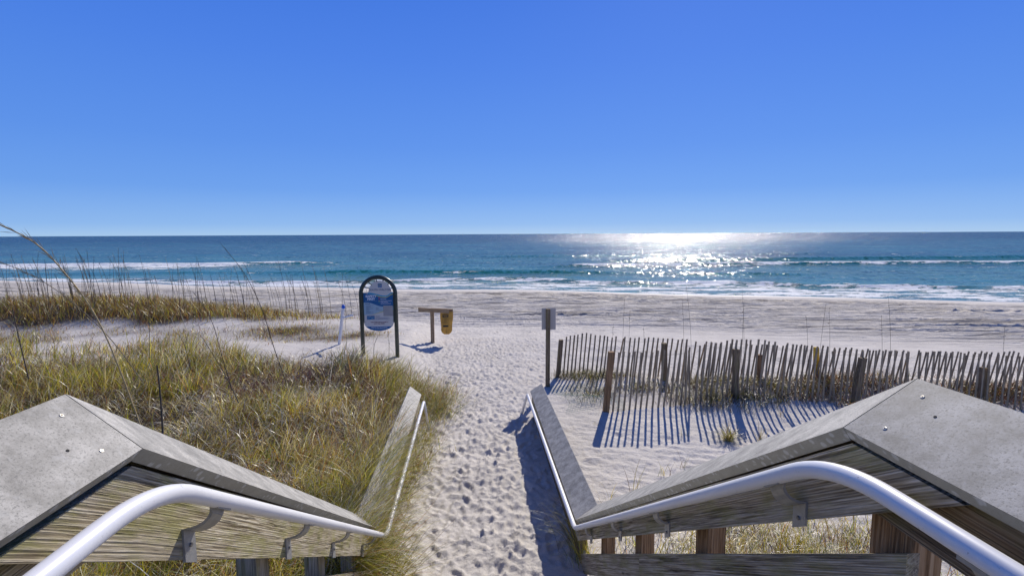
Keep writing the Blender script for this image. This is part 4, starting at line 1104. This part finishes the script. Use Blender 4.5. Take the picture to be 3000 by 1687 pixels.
px_stalk([(440, 1330, 4.6), (400, 1215, 4.5), (330, 1030, 4.3), (268, 905, 4.2), (190, 800, 4.1), (100, 710, 4.0), (-40, 640, 3.9)], .0062, STK[2], 'thick tan seed stalk arching across the far left above the grass', 70, .004)
px_stalk([(420, 1120, 5), (330, 1000, 4.9), (230, 900, 4.8), (110, 815, 4.7), (-30, 755, 4.6)], .0045, STK[0], 'thinner tan stalk arching below the thick seed stalk at far left', 25)
px_stalk([(478, 1300, 4.4), (475, 1230, 4.4), (468, 1140, 4.4), (460, 1070, 4.4)], .008, STK[1], 'short upright dark stem just above the left railing cap', 0, .006)
px_stalk([(838, 1120, 8.5), (800, 1010, 8.4), (765, 900, 8.3), (715, 800, 8.2), (650, 718, 8.1)], .0075, STK[1], 'tall thin dark stalk leaning left in front of the waterline', 18)
px_stalk([(680, 1140, 7.5), (655, 1060, 7.5), (620, 940, 7.4), (570, 860, 7.4)], .006, STK[1], 'dark leaning stalk left of the tallest stalk in the middle of the grass', 6)
px_stalk([(700, 1180, 7), (655, 1090, 7), (600, 1000, 7), (590, 985, 7)], .0055, STK[1], 'low dark leaning stalk in the middle of the grass', 2)
px_stalk([(84, 1110, 5.5), (60, 1010, 5.5), (42, 930, 5.5), (36, 900, 5.5)], .0065, STK[1], 'short dark stalk at far left leaning beside the arching stalks', 4)
px_stalk([(560, 1085, 8), (540, 1010, 8), (520, 975, 8)], .006, STK[1], 'small dark stalk beside the white sand patch', 3)
px_stalk([(438, 1050, 9), (436, 900, 9), (425, 800, 9)], .005, STK[1], 'straight dark stalk crossing the low dune', 3)
px_stalk([(1018, 1060, 14), (1013, 960, 14), (1010, 905, 14)], .006, STK[1], 'thin dark stalk just right of the white pipe marker', 3)
px_stalk([(1098, 1075, 12.6), (1095, 1020, 12.6), (1106, 985, 12.6)], .008, STK[1], 'dark stalk between the legs of the arched sign', 8)
px_stalk([(1138, 1075, 12.4), (1140, 1010, 12.4), (1136, 965, 12.4)], .007, STK[0], 'brown stalk against the right leg of the arched sign', 8)
# driftwood scrap on the sand patch
bm = B(); p = atz(95, 948, .4); tube(bm, [p+Vector((-.5, 0, .05)), p+Vector((0, .05, .12)), p+Vector((.6, 0, .06))], [.05, .09, .03], 8)
o = obj('driftwood', bm, ROPE); prop(o, 'flat brown driftwood scrap on the white sand patch at far left', 'driftwood')

# ------------------------------------------------------------------ light, sky
SKY_N, SKY_G = .012, .93
AZ, EL = math.radians(22.5), math.radians(33.5)
sv = Vector((math.sin(AZ)*math.cos(EL), math.cos(AZ)*math.cos(EL), math.sin(EL)))
sd = bpy.data.lights.new('sun', 'SUN'); sd.energy = 4.7; sd.angle = math.radians(.53); sd.color = (1, .93, .82)
so = bpy.data.objects.new('sun', sd); COL.objects.link(so); so.rotation_euler = (-sv).to_track_quat('-Z', 'Y').to_euler(); so.location = sv*50
w = bpy.data.worlds.new('World'); S.world = w; w.use_nodes = True; nt = w.node_tree; nt.nodes.clear(); h = N(nt)
sk = h.n('ShaderNodeTexSky'); sk.sky_type = 'NISHITA'; sk.sun_disc = False; sk.sun_elevation = EL; sk.sun_rotation = AZ
sk.altitude = 0; sk.air_density = 1.0; sk.dust_density = .25; sk.ozone_density = 2.2
# clear deep blue winter sky: the sky model tinted by an elevation gradient so its horizon stays blue
sp = h.n('ShaderNodeSeparateXYZ'); h.l(h.n('ShaderNodeTexCoord').outputs['Generated'], sp.inputs[0])
cr = h.ramp(sp.outputs[2], [(0, (.36, .57, .84)), (.02, (.24, .46, .84)), (.08, (.135, .335, .81)), (.16, (.098, .275, .79)), (.30, (.066, .215, .765)), (.42, (.045, .175, .72)), (.55, (.03, .085, .36)), (1, (.025, .05, .16))])
skc = h.mix(1, sk.outputs[0], (.55, .62, 1.0), 'MULTIPLY')
bgA = h.n('ShaderNodeBackground'); h.l(skc, bgA.inputs[0]); bgA.inputs[1].default_value = SKY_N
bgB = h.n('ShaderNodeBackground'); h.l(cr, bgB.inputs[0]); bgB.inputs[1].default_value = SKY_G
bg = h.n('ShaderNodeAddShader'); h.l(bgA.outputs[0], bg.inputs[0]); h.l(bgB.outputs[0], bg.inputs[1])
ow = h.n('ShaderNodeOutputWorld'); h.l(bg.outputs[0], ow.inputs[0])
S.view_settings.view_transform = 'Standard'; S.view_settings.look = 'None'; S.view_settings.exposure = 0; S.view_settings.gamma = 1
S.render.engine = 'CYCLES'
